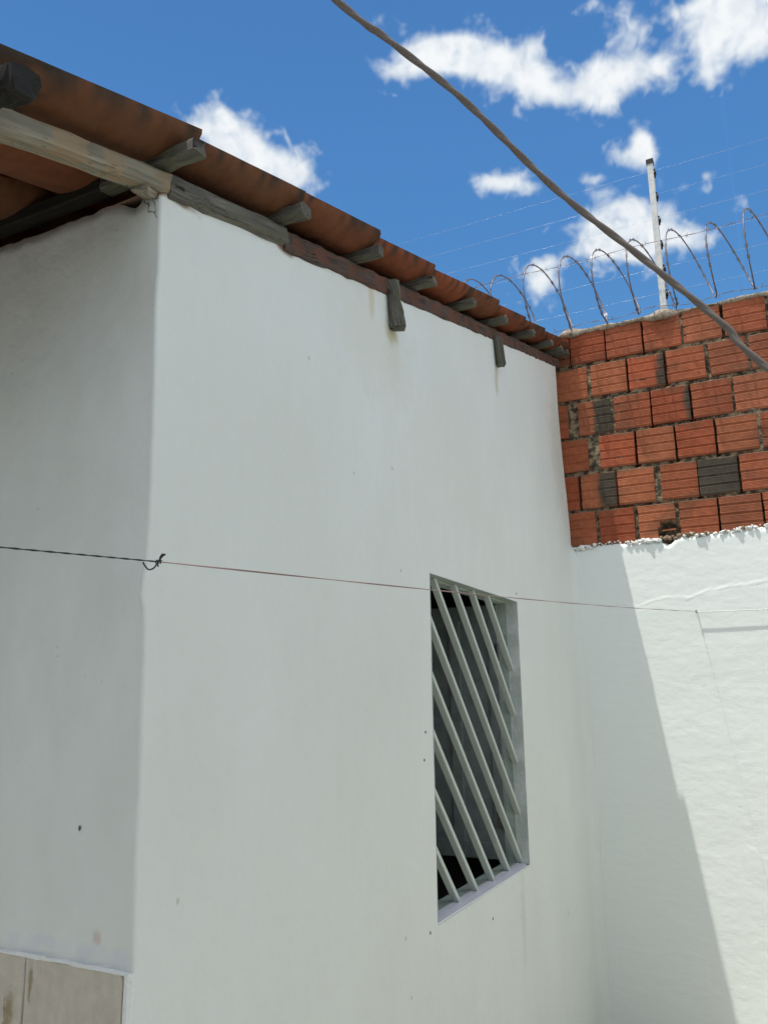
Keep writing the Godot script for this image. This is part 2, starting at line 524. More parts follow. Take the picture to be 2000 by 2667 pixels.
func build_house() -> Node3D:
	var house := thing("house", "white rendered house with a clay tiled roof edge and one barred window", "house", Vector3(WALL_X, 0, FRONT_Z))
	var off := -house.position
	# --- side wall with its window hole; uv in metres, uv2 for stains
	var zs := []
	var z := -1.062
	for q in 4:
		zs.append(z); z -= 0.005
	z = -1.105
	while z > WIN_Z0 + 0.012:
		zs.append(z); z -= 0.0245
	zs.append(WIN_Z0)
	for i in range(1, 37):
		zs.append(lerpf(WIN_Z0, WIN_Z1, i / 37.0))
	zs.append(WIN_Z1)
	z = WIN_Z1 - 0.0245
	while z > -4.13:
		zs.append(z); z -= 0.0245
	for i in 17:
		zs.append(-4.13 - 0.16 * i / 16.0)
	var ys := []
	for i in 32:
		ys.append(i * WIN_Y0 / 32.0)
	for i in 40:
		ys.append(lerpf(WIN_Y0, WIN_Y1, i / 40.0))
	ys.append(WIN_Y1)
	var rows := ys.size() + 46
	var mb := MB.new()
	var pos := func(i: int, j: int) -> Vector3:
		var zz: float
		var arc := 5
		if i < arc:
			# rounded arris turning from the front wall
			var th := PI / 2 * (1.0 - float(i) / (arc - 1))
			var yy0: float = ys[j] if j < ys.size() else lerpf(WIN_Y1, wall_top(-1.05), float(j - ys.size() + 1) / 46.0)
			var r := 0.0065
			return Vector3(side_x(yy0, -1.06) - r + r * cos(th), yy0, corner_z(yy0) - r + r * sin(th))
		zz = zs[i - arc]
		var yy: float = ys[j] if j < ys.size() else lerpf(WIN_Y1, wall_top(zz), float(j - ys.size() + 1) / 46.0)
		if i < arc + 9:
			zz = minf(zz, corner_z(yy) - 0.0075 - 0.006 * (i - arc))
		return Vector3(side_x(yy, zz), yy, zz)
	var nu := zs.size() + 5
	var ids := []
	for i in nu:
		var colm := []
		for j in rows:
			var p: Vector3 = pos.call(i, j)
			colm.append(mb.v(p + off, Vector2(-p.z, -p.y), Vector2((-p.z - 1.0) / 3.3, 1.0 - p.y / 3.45)))
		# the top of the render turns in over the wall head
		var pt: Vector3 = pos.call(i, rows - 1)
		colm.append(mb.v(pt + Vector3(-0.012, 0.002, 0) + off, Vector2(-pt.z, -pt.y), Vector2((-pt.z - 1.0) / 3.3, 1.0 - pt.y / 3.45)))
		colm.append(mb.v(Vector3(-1.16, pt.y - 0.004, pt.z) + off, Vector2(-pt.z, -pt.y - 0.1), Vector2((-pt.z - 1.0) / 3.3, 1.0 - pt.y / 3.45)))
		ids.append(colm)
	for i in nu - 1:
		for j in rows + 1:
			if i >= 5:
				var za: float = zs[i - 5]
				var zb: float = zs[i - 4]
				if za <= WIN_Z0 + 0.0001 and zb >= WIN_Z1 - 0.0001 and j < ys.size() - 1 and j + 1 < ys.size():
					if ys[j] >= WIN_Y0 - 0.0001 and ys[j + 1] <= WIN_Y1 + 0.0001:
						continue
			mb.q(ids[i][j], ids[i + 1][j], ids[i + 1][j + 1], ids[i][j + 1])
	# stains on the paint
	var im := Image.create(1024, 1024, false, Image.FORMAT_RGB8)
	im.fill(Color.WHITE)
	for y in 1024:
		for x in 1024:
			var f := n2.get_noise_3d(x * 0.35, y * 0.2, 4.0) * 0.034 + n2.get_noise_3d(x * 2.5, y * 0.8, 14.0) * 0.010
			im.set_pixel(x, y, Color(0.968 + f * 0.5, 0.968 + f * 0.55, 0.964 + f * 0.75))
	var sx := func(zz: float) -> float: return (-zz - 1.0) / 3.3 * 1024.0
	var sy := func(yy: float) -> float: return (1.0 - yy / 3.45) * 1024.0
	soft_spot(im, sx.call(-2.055), sy.call(2.64), 18, 34, Color(0.88, 0.85, 0.77), 0.18, 1.0)
	soft_spot(im, sx.call(-2.06), sy.call(2.71), 17, 12, Color(0.76, 0.69, 0.48), 0.55, 2.0)
	soft_spot(im, sx.call(-3.09), sy.call(2.94), 9, 24, Color(0.76, 0.71, 0.58), 0.4, 3.0)
	soft_spot(im, sx.call(-1.93), sy.call(2.77), 7, 26, Color(0.86, 0.74, 0.58), 0.4, 4.0)
	soft_spot(im, sx.call(-1.98), sy.call(2.60), 90, 55, Color(0.93, 0.91, 0.87), 0.25, 5.0)
	soft_spot(im, sx.call(-4.1), sy.call(2.9), 60, 120, Color(0.88, 0.86, 0.80), 0.4, 6.0)
	soft_spot(im, sx.call(-2.55), sy.call(2.45), 160, 90, Color(0.95, 0.93, 0.90), 0.2, 7.0)
	soft_spot(im, sx.call(-3.13), sy.call(0.80), 10, 60, Color(0.86, 0.86, 0.82), 0.35, 8.0)
	for i in 120:      # the ragged, dirty lip of the render below the rafter
		var zz := -1.03 - 3.2 * rng.randf()
		soft_spot(im, sx.call(zz), sy.call(wall_top(zz) - 0.002), rng.randf_range(3, 9), rng.randf_range(2.0, 4.5), [Color(0.36, 0.24, 0.19), Color(0.55, 0.42, 0.36)][rng.randi() % 2], 0.7, i)
	soft_spot(im, sx.call(-1.46), sy.call(2.685), 16, 5, Color(0.50, 0.36, 0.30), 0.8, 300.0)
	soft_spot(im, sx.call(-1.09), sy.call(2.59), 17, 5, Color(0.46, 0.38, 0.31), 0.9, 301.0)
	for i in 14:
		soft_spot(im, rng.randf() * 1024, 300 + rng.randf() * 700, rng.randf_range(1.0, 2.2), rng.randf_range(1.0, 2.0), Color(0.74, 0.74, 0.72), 0.7, i * 3.0)
	var wm: StandardMaterial3D = mat.paint
	wm.detail_enabled = true
	wm.detail_blend_mode = BaseMaterial3D.BLEND_MODE_MUL
	wm.detail_uv_layer = BaseMaterial3D.DETAIL_UV_2
	wm.detail_albedo = ImageTexture.create_from_image(im)
	var side := obj("wall", mb.done(), wm, house)
	# --- front wall
	mb = MB.new()
	var nxf := 150
	var nyf := 100
	grid(mb, nxf, nyf + 2, func(i, j):
		var t := 1.0 - float(i) / nxf
		var x := -1.0065 - 3.4 * t * t * (0.6 + 0.4 * t) - 0.0
		var top := 2.589 + 0.010 * n1.get_noise_1d(x * 60.0 + 13.0) + 0.006 * n1.get_noise_1d(x * 260.0) - 0.02 * exp(-pow((x + 1.07) / 0.03, 2)) - 0.006
		var y: float = top * minf(j, nyf) / nyf
		x -= (WALL_X - side_x(y, -1.06)) * (1.0 - smoothstep(0.0, 0.06, t))
		var zz := corner_z(y) - corner_nick(y) * smoothstep(0.012, 0.09, -1.0065 - x) + (0.006 * n1.get_noise_3d(x * 9.0, y * 9.0, 5.0) + 0.0016 * n1.get_noise_3d(x * 70.0, y * 70.0, 25.0)) * clampf((-1.0065 - x) / 0.1, 0, 1)
		if j == nyf + 1:
			zz -= 0.012; y += 0.002
		if j == nyf + 2:
			zz = -1.20
		return [Vector3(x, y, zz) + off, Vector2(x, -y), Vector2((x + 1.7) / 0.7, 1.0 - (y - 0.95) / 1.75)])
	im = Image.create(512, 1024, false, Image.FORMAT_RGB8)
	for y in 1024:
		for x in 512:
			var f := n2.get_noise_3d(x * 0.5, y * 0.3, 44.0) * 0.05
			im.set_pixel(x, y, Color(0.965 + f * 0.5, 0.965 + f * 0.55, 0.962 + f * 0.7))
	var fx := func(xx: float) -> float: return (xx + 1.7) / 0.7 * 512.0
	var fy := func(yy: float) -> float: return (1.0 - (yy - 0.95) / 1.75) * 1024.0
	var P := func(xx: float, yy: float) -> Vector2: return Vector2(fx.call(xx), fy.call(yy))
	crack_line(im, [P.call(-1.040, 2.585), P.call(-1.046, 2.565), P.call(-1.032, 2.556), P.call(-1.034, 2.542), P.call(-1.016, 2.534), P.call(-1.010, 2.520)], 0.9, Color(0.2, 0.18, 0.16), 0.7)
	crack_line(im, [P.call(-1.026, 2.585), P.call(-1.022, 2.565), P.call(-1.017, 2.552), P.call(-1.013, 2.53)], 0.8, Color(0.25, 0.23, 0.2), 0.7)
	soft_spot(im, fx.call(-1.012), fy.call(2.578), 12, 10, Color(0.50, 0.38, 0.30), 0.85, 60.0)
	soft_spot(im, fx.call(-1.085), fy.call(1.215), 9, 8, Color(0.86, 0.76, 0.72), 0.5, 61.0)      # old pink paint showing
	for i in 26:
		soft_spot(im, fx.call(-1.3 + 0.3 * rng.randf()), fy.call(1.17 + 0.03 * rng.randf()), 14, 7, Color(0.93, 0.93, 0.98), 0.35, i + 80.0)
	for i in 14:
		soft_spot(im, rng.randf() * 512, 100 + rng.randf() * 700, 1.2, 1.2, Color(0.70, 0.70, 0.68), 0.6, i * 5.0)
	var fm: StandardMaterial3D = mat.paint_front
	fm.detail_enabled = true
	fm.detail_blend_mode = BaseMaterial3D.BLEND_MODE_MUL
	fm.detail_uv_layer = BaseMaterial3D.DETAIL_UV_2
	fm.detail_albedo = ImageTexture.create_from_image(im)
	fm.texture_repeat = true
	var front := obj("wall", mb.done(), fm, house)
	mb = MB.new()
	beam(mb, Vector3(-1.030, 0.0, corner_z(0.0) - 0.026) + off, Vector3(-1.030, 2.54, corner_z(2.54) - 0.026) + off, 0.030, 0.030, 1, 0.0, 0.002, Vector3(0, 0, -1))
	obj("corner_core", mb.done(), mat.white_lump, house)
	# --- ceramic tiles low on the front wall
	var fo := -house.position
	var cols := [[-1.240, -0.9965], [-1.577, -1.246], [-1.914, -1.583], [-2.25, -1.920]]
	for c in cols:
		for r in 4:
			var y1 := 1.168 - r * 0.336
			var y0 := y1 - 0.330
			if r == 3:
				y0 = 0.0
			var x1: float = c[1]
			if x1 > -1.0:
				x1 = -1.020
			tile_piece(front, Vector3(c[0], y0, corner_z((y0 + y1) / 2) + 0.001) + fo, x1 - c[0], y1 - y0, r == 0 and c[1] > -1.0)
	mb = MB.new()
	mb.g = -1
	mb.col = Color.WHITE
	beam(mb, Vector3(-1.0095, 0.0, corner_z(0.6) - 0.0) + fo, Vector3(-1.0095, 1.172, corner_z(1.17) - 0.0) + fo, 0.017, 0.016, 10, 0.002, 0.005, Vector3(0, 0, -1))
	obj("edge_strip", mb.done(), mat.white_lump, front)
	mb = MB.new()
	beam(mb, Vector3(-2.3, 1.1705, corner_z(1.17) + 0.004) + fo, Vector3(-1.004, 1.1705, corner_z(1.17) + 0.004) + fo, 0.008, 0.006, 130, 0.0035, 0.002)
	obj("paint_edge", mb.done(), mat.white_lump, front)
	# tiny holes and nail heads in the paint
	for p in [[1.498, -2.262], [1.419, -2.248], [2.022, -3.233], [0.948, -2.264], [0.865, -2.792]]:
		mb = MB.new()
		lump(mb, Vector3(side_x(p[0], p[1]) + 0.0005, p[0], p[1]) + off, Vector3(0.002, 0.0045, 0.0042), 6, 4)
		obj("nail_head", mb.done(), mat.nail, side)
	mb = MB.new()
	lump(mb, Vector3(-1.134, 1.385, corner_z(1.385)) + off, Vector3(0.003, 0.004, 0.002), 6, 4)
	obj("nail_head", mb.done(), mat.nail, front)
	build_window(house, off)
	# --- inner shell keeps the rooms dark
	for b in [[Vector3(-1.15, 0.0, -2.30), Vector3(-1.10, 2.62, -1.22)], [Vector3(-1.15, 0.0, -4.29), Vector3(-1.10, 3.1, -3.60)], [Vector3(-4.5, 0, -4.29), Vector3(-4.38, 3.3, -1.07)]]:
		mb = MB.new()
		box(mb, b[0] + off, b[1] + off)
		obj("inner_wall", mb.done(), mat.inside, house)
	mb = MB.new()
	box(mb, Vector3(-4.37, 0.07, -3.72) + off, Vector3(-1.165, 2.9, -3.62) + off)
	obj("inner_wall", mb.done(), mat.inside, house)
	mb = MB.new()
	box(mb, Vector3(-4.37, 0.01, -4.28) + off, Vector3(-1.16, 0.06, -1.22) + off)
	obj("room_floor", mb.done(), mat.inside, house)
	build_roof(house, off)
	# pegs left in the wall head
	mb = MB.new()
	beam(mb, Vector3(-0.992, 2.872, -2.045) + off, Vector3(-0.978, 2.722, -2.064) + off, 0.048, 0.044, 9, 0.010, 0.008, Vector3(0.6, 0, 0.8), 0.006)
	obj("wooden_peg", mb.done(), mat.grey_wood, house)
	mb = MB.new()
	beam(mb, Vector3(-0.988, 3.122, -3.085) + off, Vector3(-0.974, 2.995, -3.098) + off, 0.034, 0.040, 6, 0.005, 0.007, Vector3(0.6, 0, 0.8), 0.004)
	obj("wooden_peg", mb.done(), mat.grey_wood, house)
	# broken bits under the rafter at the corner
	mb = MB.new()
	beam(mb, Vector3(-1.005, 2.548, -0.985) + off, Vector3(-1.03, 2.575, -1.045) + off, 0.034, 0.016, 3, 0.005, 0.004, Vector3.UP, 0.004)
	obj("wood_chip", mb.done(), mat.tan_wood, house)
	mb = MB.new()
	lump(mb, Vector3(-1.055, 2.588, -1.056) + off, Vector3(0.016, 0.012, 0.012), 8, 5)
	lump(mb, Vector3(-1.035, 2.592, -1.058) + off, Vector3(0.010, 0.016, 0.010), 7, 4)
	obj("mortar_chip", mb.done(), mat.mortar_cap, house)
	mb = MB.new()
	lump(mb, Vector3(-1.018, 2.588, -1.068) + off, Vector3(0.016, 0.018, 0.020), 9, 6)
	lump(mb, Vector3(-1.012, 2.598, -1.115) + off, Vector3(0.012, 0.010, 0.03), 9, 6)
	lump(mb, Vector3(-1.012, 2.612, -1.165) + off, Vector3(0.013, 0.010, 0.02), 9, 6)
	obj("mortar_chip", mb.done(), mat.crumb, house)
	return house

func tile_piece(parent: Node3D, at: Vector3, w: float, h: float, rounded: bool):
	if not mat.has("tile_done"):
		mat.tile_done = true
		var im := Image.create(512, 512, false, Image.FORMAT_RGB8)
		for y in 512:
			for x in 512:
				var f := n2.get_noise_3d(x * 0.9, y * 0.9, 90.0) * 0.05 + n2.get_noise_3d(x * 9.0, y * 9.0, 91.0) * 0.035
				im.set_pixel(x, y, Color(0.76 + f, 0.735 + f, 0.685 + f * 0.9))
		mat.tile.albedo_texture = ImageTexture.create_from_image(im)
		var m2: StandardMaterial3D = mat.tile.duplicate()
		var im2: Image = im.duplicate()
		for i in 15:      # damp stain beside the joint
			soft_spot(im2, 468 - i * 1.1, 120 + i * 30, 22, 40, Color(0.50, 0.43, 0.28), 0.38, i)
		for i in 15:
			soft_spot(im2, 447 - i * 1.6 + 6.0 * sin(i), 120 + i * 30, 3.5, 22, Color(0.36, 0.29, 0.20), 0.35, i + 30.0)
		soft_spot(im2, 20, 30, 30, 30, Color(0.42, 0.36, 0.26), 0.4, 77.0)
		m2.albedo_texture = ImageTexture.create_from_image(im2)
		mat.tile_stained = m2
		var m3: StandardMaterial3D = mat.tile.duplicate()
		var im3: Image = im.duplicate()
		soft_spot(im3, 24, 60, 14, 50, Color(0.46, 0.39, 0.26), 0.55, 7.0)
		soft_spot(im3, 360, 330, 60, 120, Color(0.62, 0.52, 0.40), 0.4, 8.0)
		m3.albedo_texture = ImageTexture.create_from_image(im3)
		mat.tile_marked = m3
	var mb := MB.new()
	var r := 0.012 if rounded else 0.0015
	var d := 0.007
	var outline := []
	for k in 4:
		var cx := w - r if k in [0, 1] else r
		var cy := h - r if k in [1, 2] else r
		var rr := r if k == 1 else 0.0015
		if k != 1:
			cx = w - 0.0015 if k == 0 else 0.0015
			cy = h - 0.0015 if k == 2 else 0.0015
		for s in 4:
			var th := PI / 2 * (k - 1 + s / 3.0)
			outline.append(Vector2(cx + cos(th) * rr, cy + sin(th) * rr))
	var m := outline.size()
	var c := mb.v(Vector3(w / 2, h / 2, d), Vector2(0.5, 0.5))
	mb.g = -1
	for k in m:
		var a: Vector2 = outline[k]
		var b: Vector2 = outline[(k + 1) % m]
		var ca := Vector2(w / 2, h / 2)
		var ai := a + (ca - a).normalized() * 0.0015
		var bi := b + (ca - b).normalized() * 0.0015
		var ua := Vector2(a.x / w, 1.0 - a.y / h)
		var ub := Vector2(b.x / w, 1.0 - b.y / h)
		mb.tri(mb.v(Vector3(w / 2, h / 2, d), Vector2(0.5, 0.5)), mb.v(Vector3(ai.x, ai.y, d), ua), mb.v(Vector3(bi.x, bi.y, d), ub))
		mb.q(mb.v(Vector3(a.x, a.y, d - 0.0012), ua), mb.v(Vector3(b.x, b.y, d - 0.0012), ub), mb.v(Vector3(bi.x, bi.y, d), ub), mb.v(Vector3(ai.x, ai.y, d), ua))
		mb.q(mb.v(Vector3(a.x, a.y, -0.004), ua), mb.v(Vector3(b.x, b.y, -0.004), ub), mb.v(Vector3(b.x, b.y, d - 0.0012), ub), mb.v(Vector3(a.x, a.y, d - 0.0012), ua))
	var mm: Material = mat.tile_marked if rounded else (mat.tile_stained if absf(at.y + h - 1.168) < 0.01 and at.x > -1.0 else mat.tile)
	var o := obj("wall_tile", mb.done(), mm, parent, at)
	if mm == mat.tile_stained:
		o.set_meta("label", "beige wall tile with a brown damp stain along its edge")

func build_window(house: Node3D, off: Vector3):
	var z0 := WIN_Z0
	var z1 := WIN_Z1
	var y0 := WIN_Y0
	var y1 := WIN_Y1
	# frame: a timber ring behind the reveal
	var mb := MB.new()
	var xo := -1.046
	var xi := -1.098
	beam(mb, Vector3((xo + xi) / 2, y0 - 0.02, z1 - 0.017) + off, Vector3((xo + xi) / 2, y1 + 0.02, z1 - 0.017) + off, xo - xi, 0.040, 1, 0.0, 0.002, Vector3(0, 0, -1))
	beam(mb, Vector3((xo + xi) / 2, y0 - 0.02, z0 + 0.017) + off, Vector3((xo + xi) / 2, y1 + 0.02, z0 + 0.017) + off, xo - xi, 0.040, 1, 0.0, 0.002, Vector3(0, 0, -1))
	beam(mb, Vector3((xo + xi) / 2, y1 + 0.017, z0) + off, Vector3((xo + xi) / 2, y1 + 0.017, z1) + off, xo - xi, 0.040, 1, 0.0, 0.002)
	beam(mb, Vector3((xo + xi) / 2, y0 - 0.015, z0) + off, Vector3((xo + xi) / 2, y0 - 0.015, z1) + off, xo - xi, 0.040, 1, 0.0, 0.002)
	var win := obj("window", mb.done(), mat.green_reveal, house)
	# reveals cut through the render
	var jamb := func(a: Vector3, b: Vector3, c: Vector3, d: Vector3) -> ArrayMesh:
		var g := MB.new()
		grid(g, 20, 4, func(i, j):
			var s := float(i) / 20.0
			var t := float(j) / 4.0
			var p: Vector3 = a.lerp(b, s).lerp(d.lerp(c, s), t)
			var k := 0.0016 * n1.get_noise_3d(p.x * 90, p.y * 60, p.z * 60) * sin(PI * t)
			return [p + Vector3(0, k, k) + off, Vector2(p.x + p.z, p.y), Vector2.ZERO])
		return g.done()
	var xe := -0.999
	var xb := -1.047
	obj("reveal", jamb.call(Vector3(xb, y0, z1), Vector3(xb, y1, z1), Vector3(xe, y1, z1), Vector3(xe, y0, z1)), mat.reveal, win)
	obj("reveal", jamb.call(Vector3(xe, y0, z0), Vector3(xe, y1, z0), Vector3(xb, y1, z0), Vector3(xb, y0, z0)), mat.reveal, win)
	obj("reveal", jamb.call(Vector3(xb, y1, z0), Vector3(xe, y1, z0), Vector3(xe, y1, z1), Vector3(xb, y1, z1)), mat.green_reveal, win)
	var g := MB.new()
	grid(g, 6, 30, func(i, j):
		var t := float(i) / 6.0
		var zz := lerpf(z0, z1, j / 30.0)
		var x := lerpf(-1.06, xe + 0.001, t)
		var y := y0 + 0.004 - 0.009 * t * t + 0.0015 * n1.get_noise_2d(x * 150, zz * 60)
		return [Vector3(x, y, zz) + off, Vector2(x, zz), Vector2.ZERO])
	obj("sill", g.done(), mat.sill, win)
	# slanting bars
	var ends := [1.708, 1.527, 1.341, 1.149, 0.968, 0.795, 0.615, 0.440, 0.268]
	for e in ends:
		var slope := 1.035
		var pts := []
		var yr: float = e
		var za := z1 - 0.004
		var ya := yr
		if ya < y0:
			ya = y0 - 0.004
			za = -3.24 + (ya - yr) / slope
		var zb := z0 + 0.004
		var yb := yr + slope * (zb + 3.24)
		if yb > y1:
			yb = y1 + 0.004
			zb = -3.24 + (yb - yr) / slope
		mb = MB.new()
		var tilt := rng.randf_range(-0.002, 0.002)
		beam(mb, Vector3(-1.040, ya, za) + off, Vector3(-1.040 + tilt, yb, zb) + off, 0.023, 0.0155, 1, 0.0, 0.0014, Vector3(0, 0.69, -0.72))
		obj("grille_bar", mb.done(), mat.green_paint, win)
	# shutter leaf swung into the room, hinged on the far jamb
	mb = MB.new()
	var zf := -3.205
	var hx := -1.085
	var parts := [[hx - 0.040, hx], [hx - 0.215, hx - 0.170], [hx - 0.46, hx - 0.415]]
	for p in parts:
		box(mb, Vector3(p[0], 0.972, zf - 0.034) + off, Vector3(p[1], 1.978, zf) + off, 0.002)
	for yb in [[0.972, 1.035], [1.915, 1.978]]:
		box(mb, Vector3(hx - 0.172, yb[0], zf - 0.033) + off, Vector3(hx - 0.038, yb[1], zf - 0.001) + off, 0.002)
		box(mb, Vector3(hx - 0.418, yb[0], zf - 0.033) + off, Vector3(hx - 0.213, yb[1], zf - 0.001) + off, 0.002)
	box(mb, Vector3(hx - 0.172, 1.03, zf - 0.022) + off, Vector3(hx - 0.038, 1.92, zf - 0.010) + off, 0.001)
	box(mb, Vector3(hx - 0.418, 1.03, zf - 0.022) + off, Vector3(hx - 0.213, 1.92, zf - 0.010) + off, 0.001)
	obj("shutter", mb.done(), mat.shutter, win)
	for yh in [1.12, 1.78]:
		mb = MB.new()
		tube(mb, [Vector3(hx + 0.002, yh - 0.035, zf + 0.006) + off, Vector3(hx + 0.002, yh + 0.035, zf + 0.006) + off], 0.006, 8)
		box(mb, Vector3(hx - 0.03, yh - 0.03, zf) + off, Vector3(hx + 0.002, yh + 0.03, zf + 0.003) + off, 0.0008)
		obj("hinge", mb.done(), mat.nail, win)

# a channel tile: an open half barrel, wider at its upper end when it is laid as a gutter
func clay_tile(mb: MB, low: Vector3, high: Vector3, rl: float, rh: float, dl: float, dh: float, cover: bool, tone: Color, spots: bool):
	var d := (high - low).normalized()
	var side := d.cross(Vector3.UP).normalized()
	var up := side.cross(d)
	var nt := 26 if spots else 9
	var na := 18 if spots else 10
	var th := 0.012
	var ph := rng.randf() * 80.0
	var sgn := 1.0 if cover else -1.0
	var pt := func(i: int, j: int, inner: bool) -> Vector3:
		var t := float(i) / nt
		var a := PI * (float(j) / na - 0.5)
		var r := lerpf(rl, rh, t)
		var dp := lerpf(dl, dh, t)
		var wob := 0.0016 * n1.get_noise_2d(ph + t * 90, 9.0 + a * 8.0)
		if inner:
			r -= th; dp -= th
		var end := 0.007 * n1.get_noise_2d(ph + a * 55.0, i * 100.0) if (i == 0 or i == nt) else 0.0
		return low.lerp(high, t) + d * end + side * (r + wob) * sin(a) + up * sgn * (dp * (cos(a)) - 0.0 + wob)
	var colr := func(i: int, j: int) -> Color:
		var f := 0.94 + 0.17 * n1.get_noise_3d(ph + 28.0 * i / nt, 30.0 * j / na, ph)
		var c := tone * f
		if spots:
			var rim := smoothstep(0.66, 0.98, float(j) / na + 0.16 * n1.get_noise_2d(ph + i * 40.0, 7.0))
			c = c.lerp(Color(0.035, 0.032, 0.026), 0.85 * rim * smoothstep(-0.02, 0.16, n1.get_noise_2d(ph + i * 17.0, 3.0)))
			c = c.lerp(Color(0.02, 0.018, 0.015), 0.7 * smoothstep(0.30, 0.42, n1.get_noise_3d(ph + 60.0 * i / nt, 26.0 * j / na, 70.0)))
		c.a = 1.0
		return c
	mb.g = 0
	grid(mb, nt, na, func(i, j): return [pt.call(i, j, false), Vector2.ZERO, Vector2.ZERO, colr.call(i, j)], cover)
	mb.g = 1
	grid(mb, nt, na, func(i, j): return [pt.call(i, j, true), Vector2.ZERO, Vector2.ZERO, colr.call(i, j)], not cover)
	mb.g = -1
	for e in [0, nt]:
		for j in na:
			mb.q(mb.v(pt.call(e, j, false)), mb.v(pt.call(e, j + 1, false)), mb.v(pt.call(e, j + 1, true)), mb.v(pt.call(e, j, true)))
	for e in [0, na]:
		for i in nt:
			mb.q(mb.v(pt.call(i, e, false)), mb.v(pt.call(i + 1, e, false)), mb.v(pt.call(i + 1, e, true)), mb.v(pt.call(i, e, true)))

func build_roof(house: Node3D, off: Vector3):
	var mb: MB
	# verge rafter: a weathered length over the eaves, spliced to a redder one
	mb = MB.new()
	var ry := func(z: float) -> float: return batten_y(z)
	beam(mb, Vector3(-1.012, ry.call(-0.30) - 0.002, -0.30) + off, Vector3(-1.012, ry.call(-1.06) - 0.026, -1.06) + off, 0.042, 0.043, 22, 0.004, 0.006)
	var rf := obj("rafter", mb.done(), mat.tan_wood, house)
	rf.set_meta("label", "pale peeling end of the verge rafter under the eaves")
	mb = MB.new()
	beam(mb, Vector3(-1.014, ry.call(-1.05) - 0.030, -1.05) + off, Vector3(-1.012, ry.call(-1.462) - 0.026, -1.462) + off, 0.050, 0.052, 12, 0.005, 0.010, Vector3.UP, 0.004)
	obj("rafter", mb.done(), mat.grey_wood, house)
	mb = MB.new()
	beam(mb, Vector3(-1.017, ry.call(-1.455) - 0.037, -1.455) + off, Vector3(-1.018, ry.call(-4.27) - 0.040, -4.27) + off, 0.048, 0.056, 80, 0.008, 0.006)
	obj("rafter", mb.done(), mat.brown_wood, house)
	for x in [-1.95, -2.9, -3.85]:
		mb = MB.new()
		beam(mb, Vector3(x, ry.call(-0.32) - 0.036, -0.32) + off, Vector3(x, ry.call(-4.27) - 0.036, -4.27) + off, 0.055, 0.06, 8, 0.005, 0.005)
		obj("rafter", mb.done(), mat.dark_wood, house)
	# battens across them, their sawn ends past the verge
	var bz := [-0.222, -0.640, -1.032, -1.444, -1.840, -2.248, -2.662, -3.068, -3.500, -3.851, -4.094, -4.235]
	var tips := [-0.92, -0.905, -0.905, -0.925, -0.922, -0.926, -0.932, -0.932, -0.93, -0.932, -0.937, -0.937]
	for i in bz.size():
		var z: float = bz[i]
		var y := batten_y(z) + 0.016
		mb = MB.new()
		var rot := i == 1
		var sk := rng.randf_range(-0.012, 0.012)
		beam(mb, Vector3(-1.16, y, z + sk) + off, Vector3(tips[i] if not rot else -0.888, y - (0.022 if rot else 0.0) + rng.randf_range(-0.004, 0.004), z) + off, 0.036 if not rot else 0.046, 0.030 if not rot else 0.040, 9 if not rot else 24, 0.006 if not rot else 0.014, 0.004 if not rot else 0.009, Vector3.UP, 0.004 if not rot else 0.005)
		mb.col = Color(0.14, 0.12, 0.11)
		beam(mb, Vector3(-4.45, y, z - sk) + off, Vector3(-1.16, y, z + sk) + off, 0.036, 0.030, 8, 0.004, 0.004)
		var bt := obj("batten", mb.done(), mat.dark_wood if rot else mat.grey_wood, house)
		if rot:
			bt.set_meta("label", "blackened rotten batten end under the lowest verge tile")
	# gutter tiles down the verge, each one lapped by the next
	var clay := [Color(0.185, 0.068, 0.031), Color(0.235, 0.073, 0.031), Color(0.155, 0.067, 0.031), Color(0.27, 0.076, 0.031)]
	var ends := [-0.20, -0.47, -1.062, -1.45, -1.83, -2.26, -2.60, -2.93, -3.35, -3.70, -4.06, -4.28]
	var shift := [0.0, 0.0, 0.0, -0.006, 0.010, 0.0, -0.004, 0.010, 0.002, 0.002, 0.0, 0.0]
	var stuff := MB.new()
	for c in 16:
		var xc := -1.022 - 0.205 * c
		for r in ends.size():
			var ze: float = ends[r] if c == 0 else -0.655 - 0.405 * (r - 1) + rng.randf_range(-0.03, 0.03)
			if r == ends.size() - 1:
				ze = -4.275
			var zl: float = (ends[r - 1] if c == 0 else -0.655 - 0.405 * (r - 2)) + 0.062 if r > 0 else -0.10
			var sh: float = shift[r] if c == 0 else rng.randf_range(-0.006, 0.006)
			if r == 2 and c == 0:
				zl = -0.42
			if r == 4 and c == 0:
				zl = -1.335
			if r == 7 and c == 0:
				zl = -2.47
			var dh := 0.060
			var yl := batten_y(zl) + 0.078
			var yh := batten_y(ze) + 0.076
			var tone: Color = clay[(r * 3 + c * 2 + r / 3) % 4] if c > 0 else clay[[0, 1, 2, 2, 0, 1, 3, 0, 1, 0, 1, 0][r]]
			var single := c < 4
			mb = MB.new() if single else stuff
			clay_tile(mb, Vector3(xc + sh, yl, zl) + off, Vector3(xc + sh, yh, ze) + off, 0.067, 0.095, 0.031, 0.050, false, tone, c == 0)
			if single:
				obj("roof_tile", mb.done(), mat.clay, house)
			# cover tile over the joint
			if c > 0 or r > 20:
				mb = MB.new() if single else stuff
				var xm := xc + 0.1025
				clay_tile(mb, Vector3(xm, batten_y(zl) + 0.085, zl) + off, Vector3(xm, batten_y(ze) + 0.072, ze) + off, 0.092, 0.070, 0.05, 0.044, true, clay[(r + c) % 4], false)
				if single:
					obj("roof_tile", mb.done(), mat.clay, house)
	var so := obj("roof_tiles", stuff.done(), mat.clay, house)
	so.set_meta("kind", "stuff")

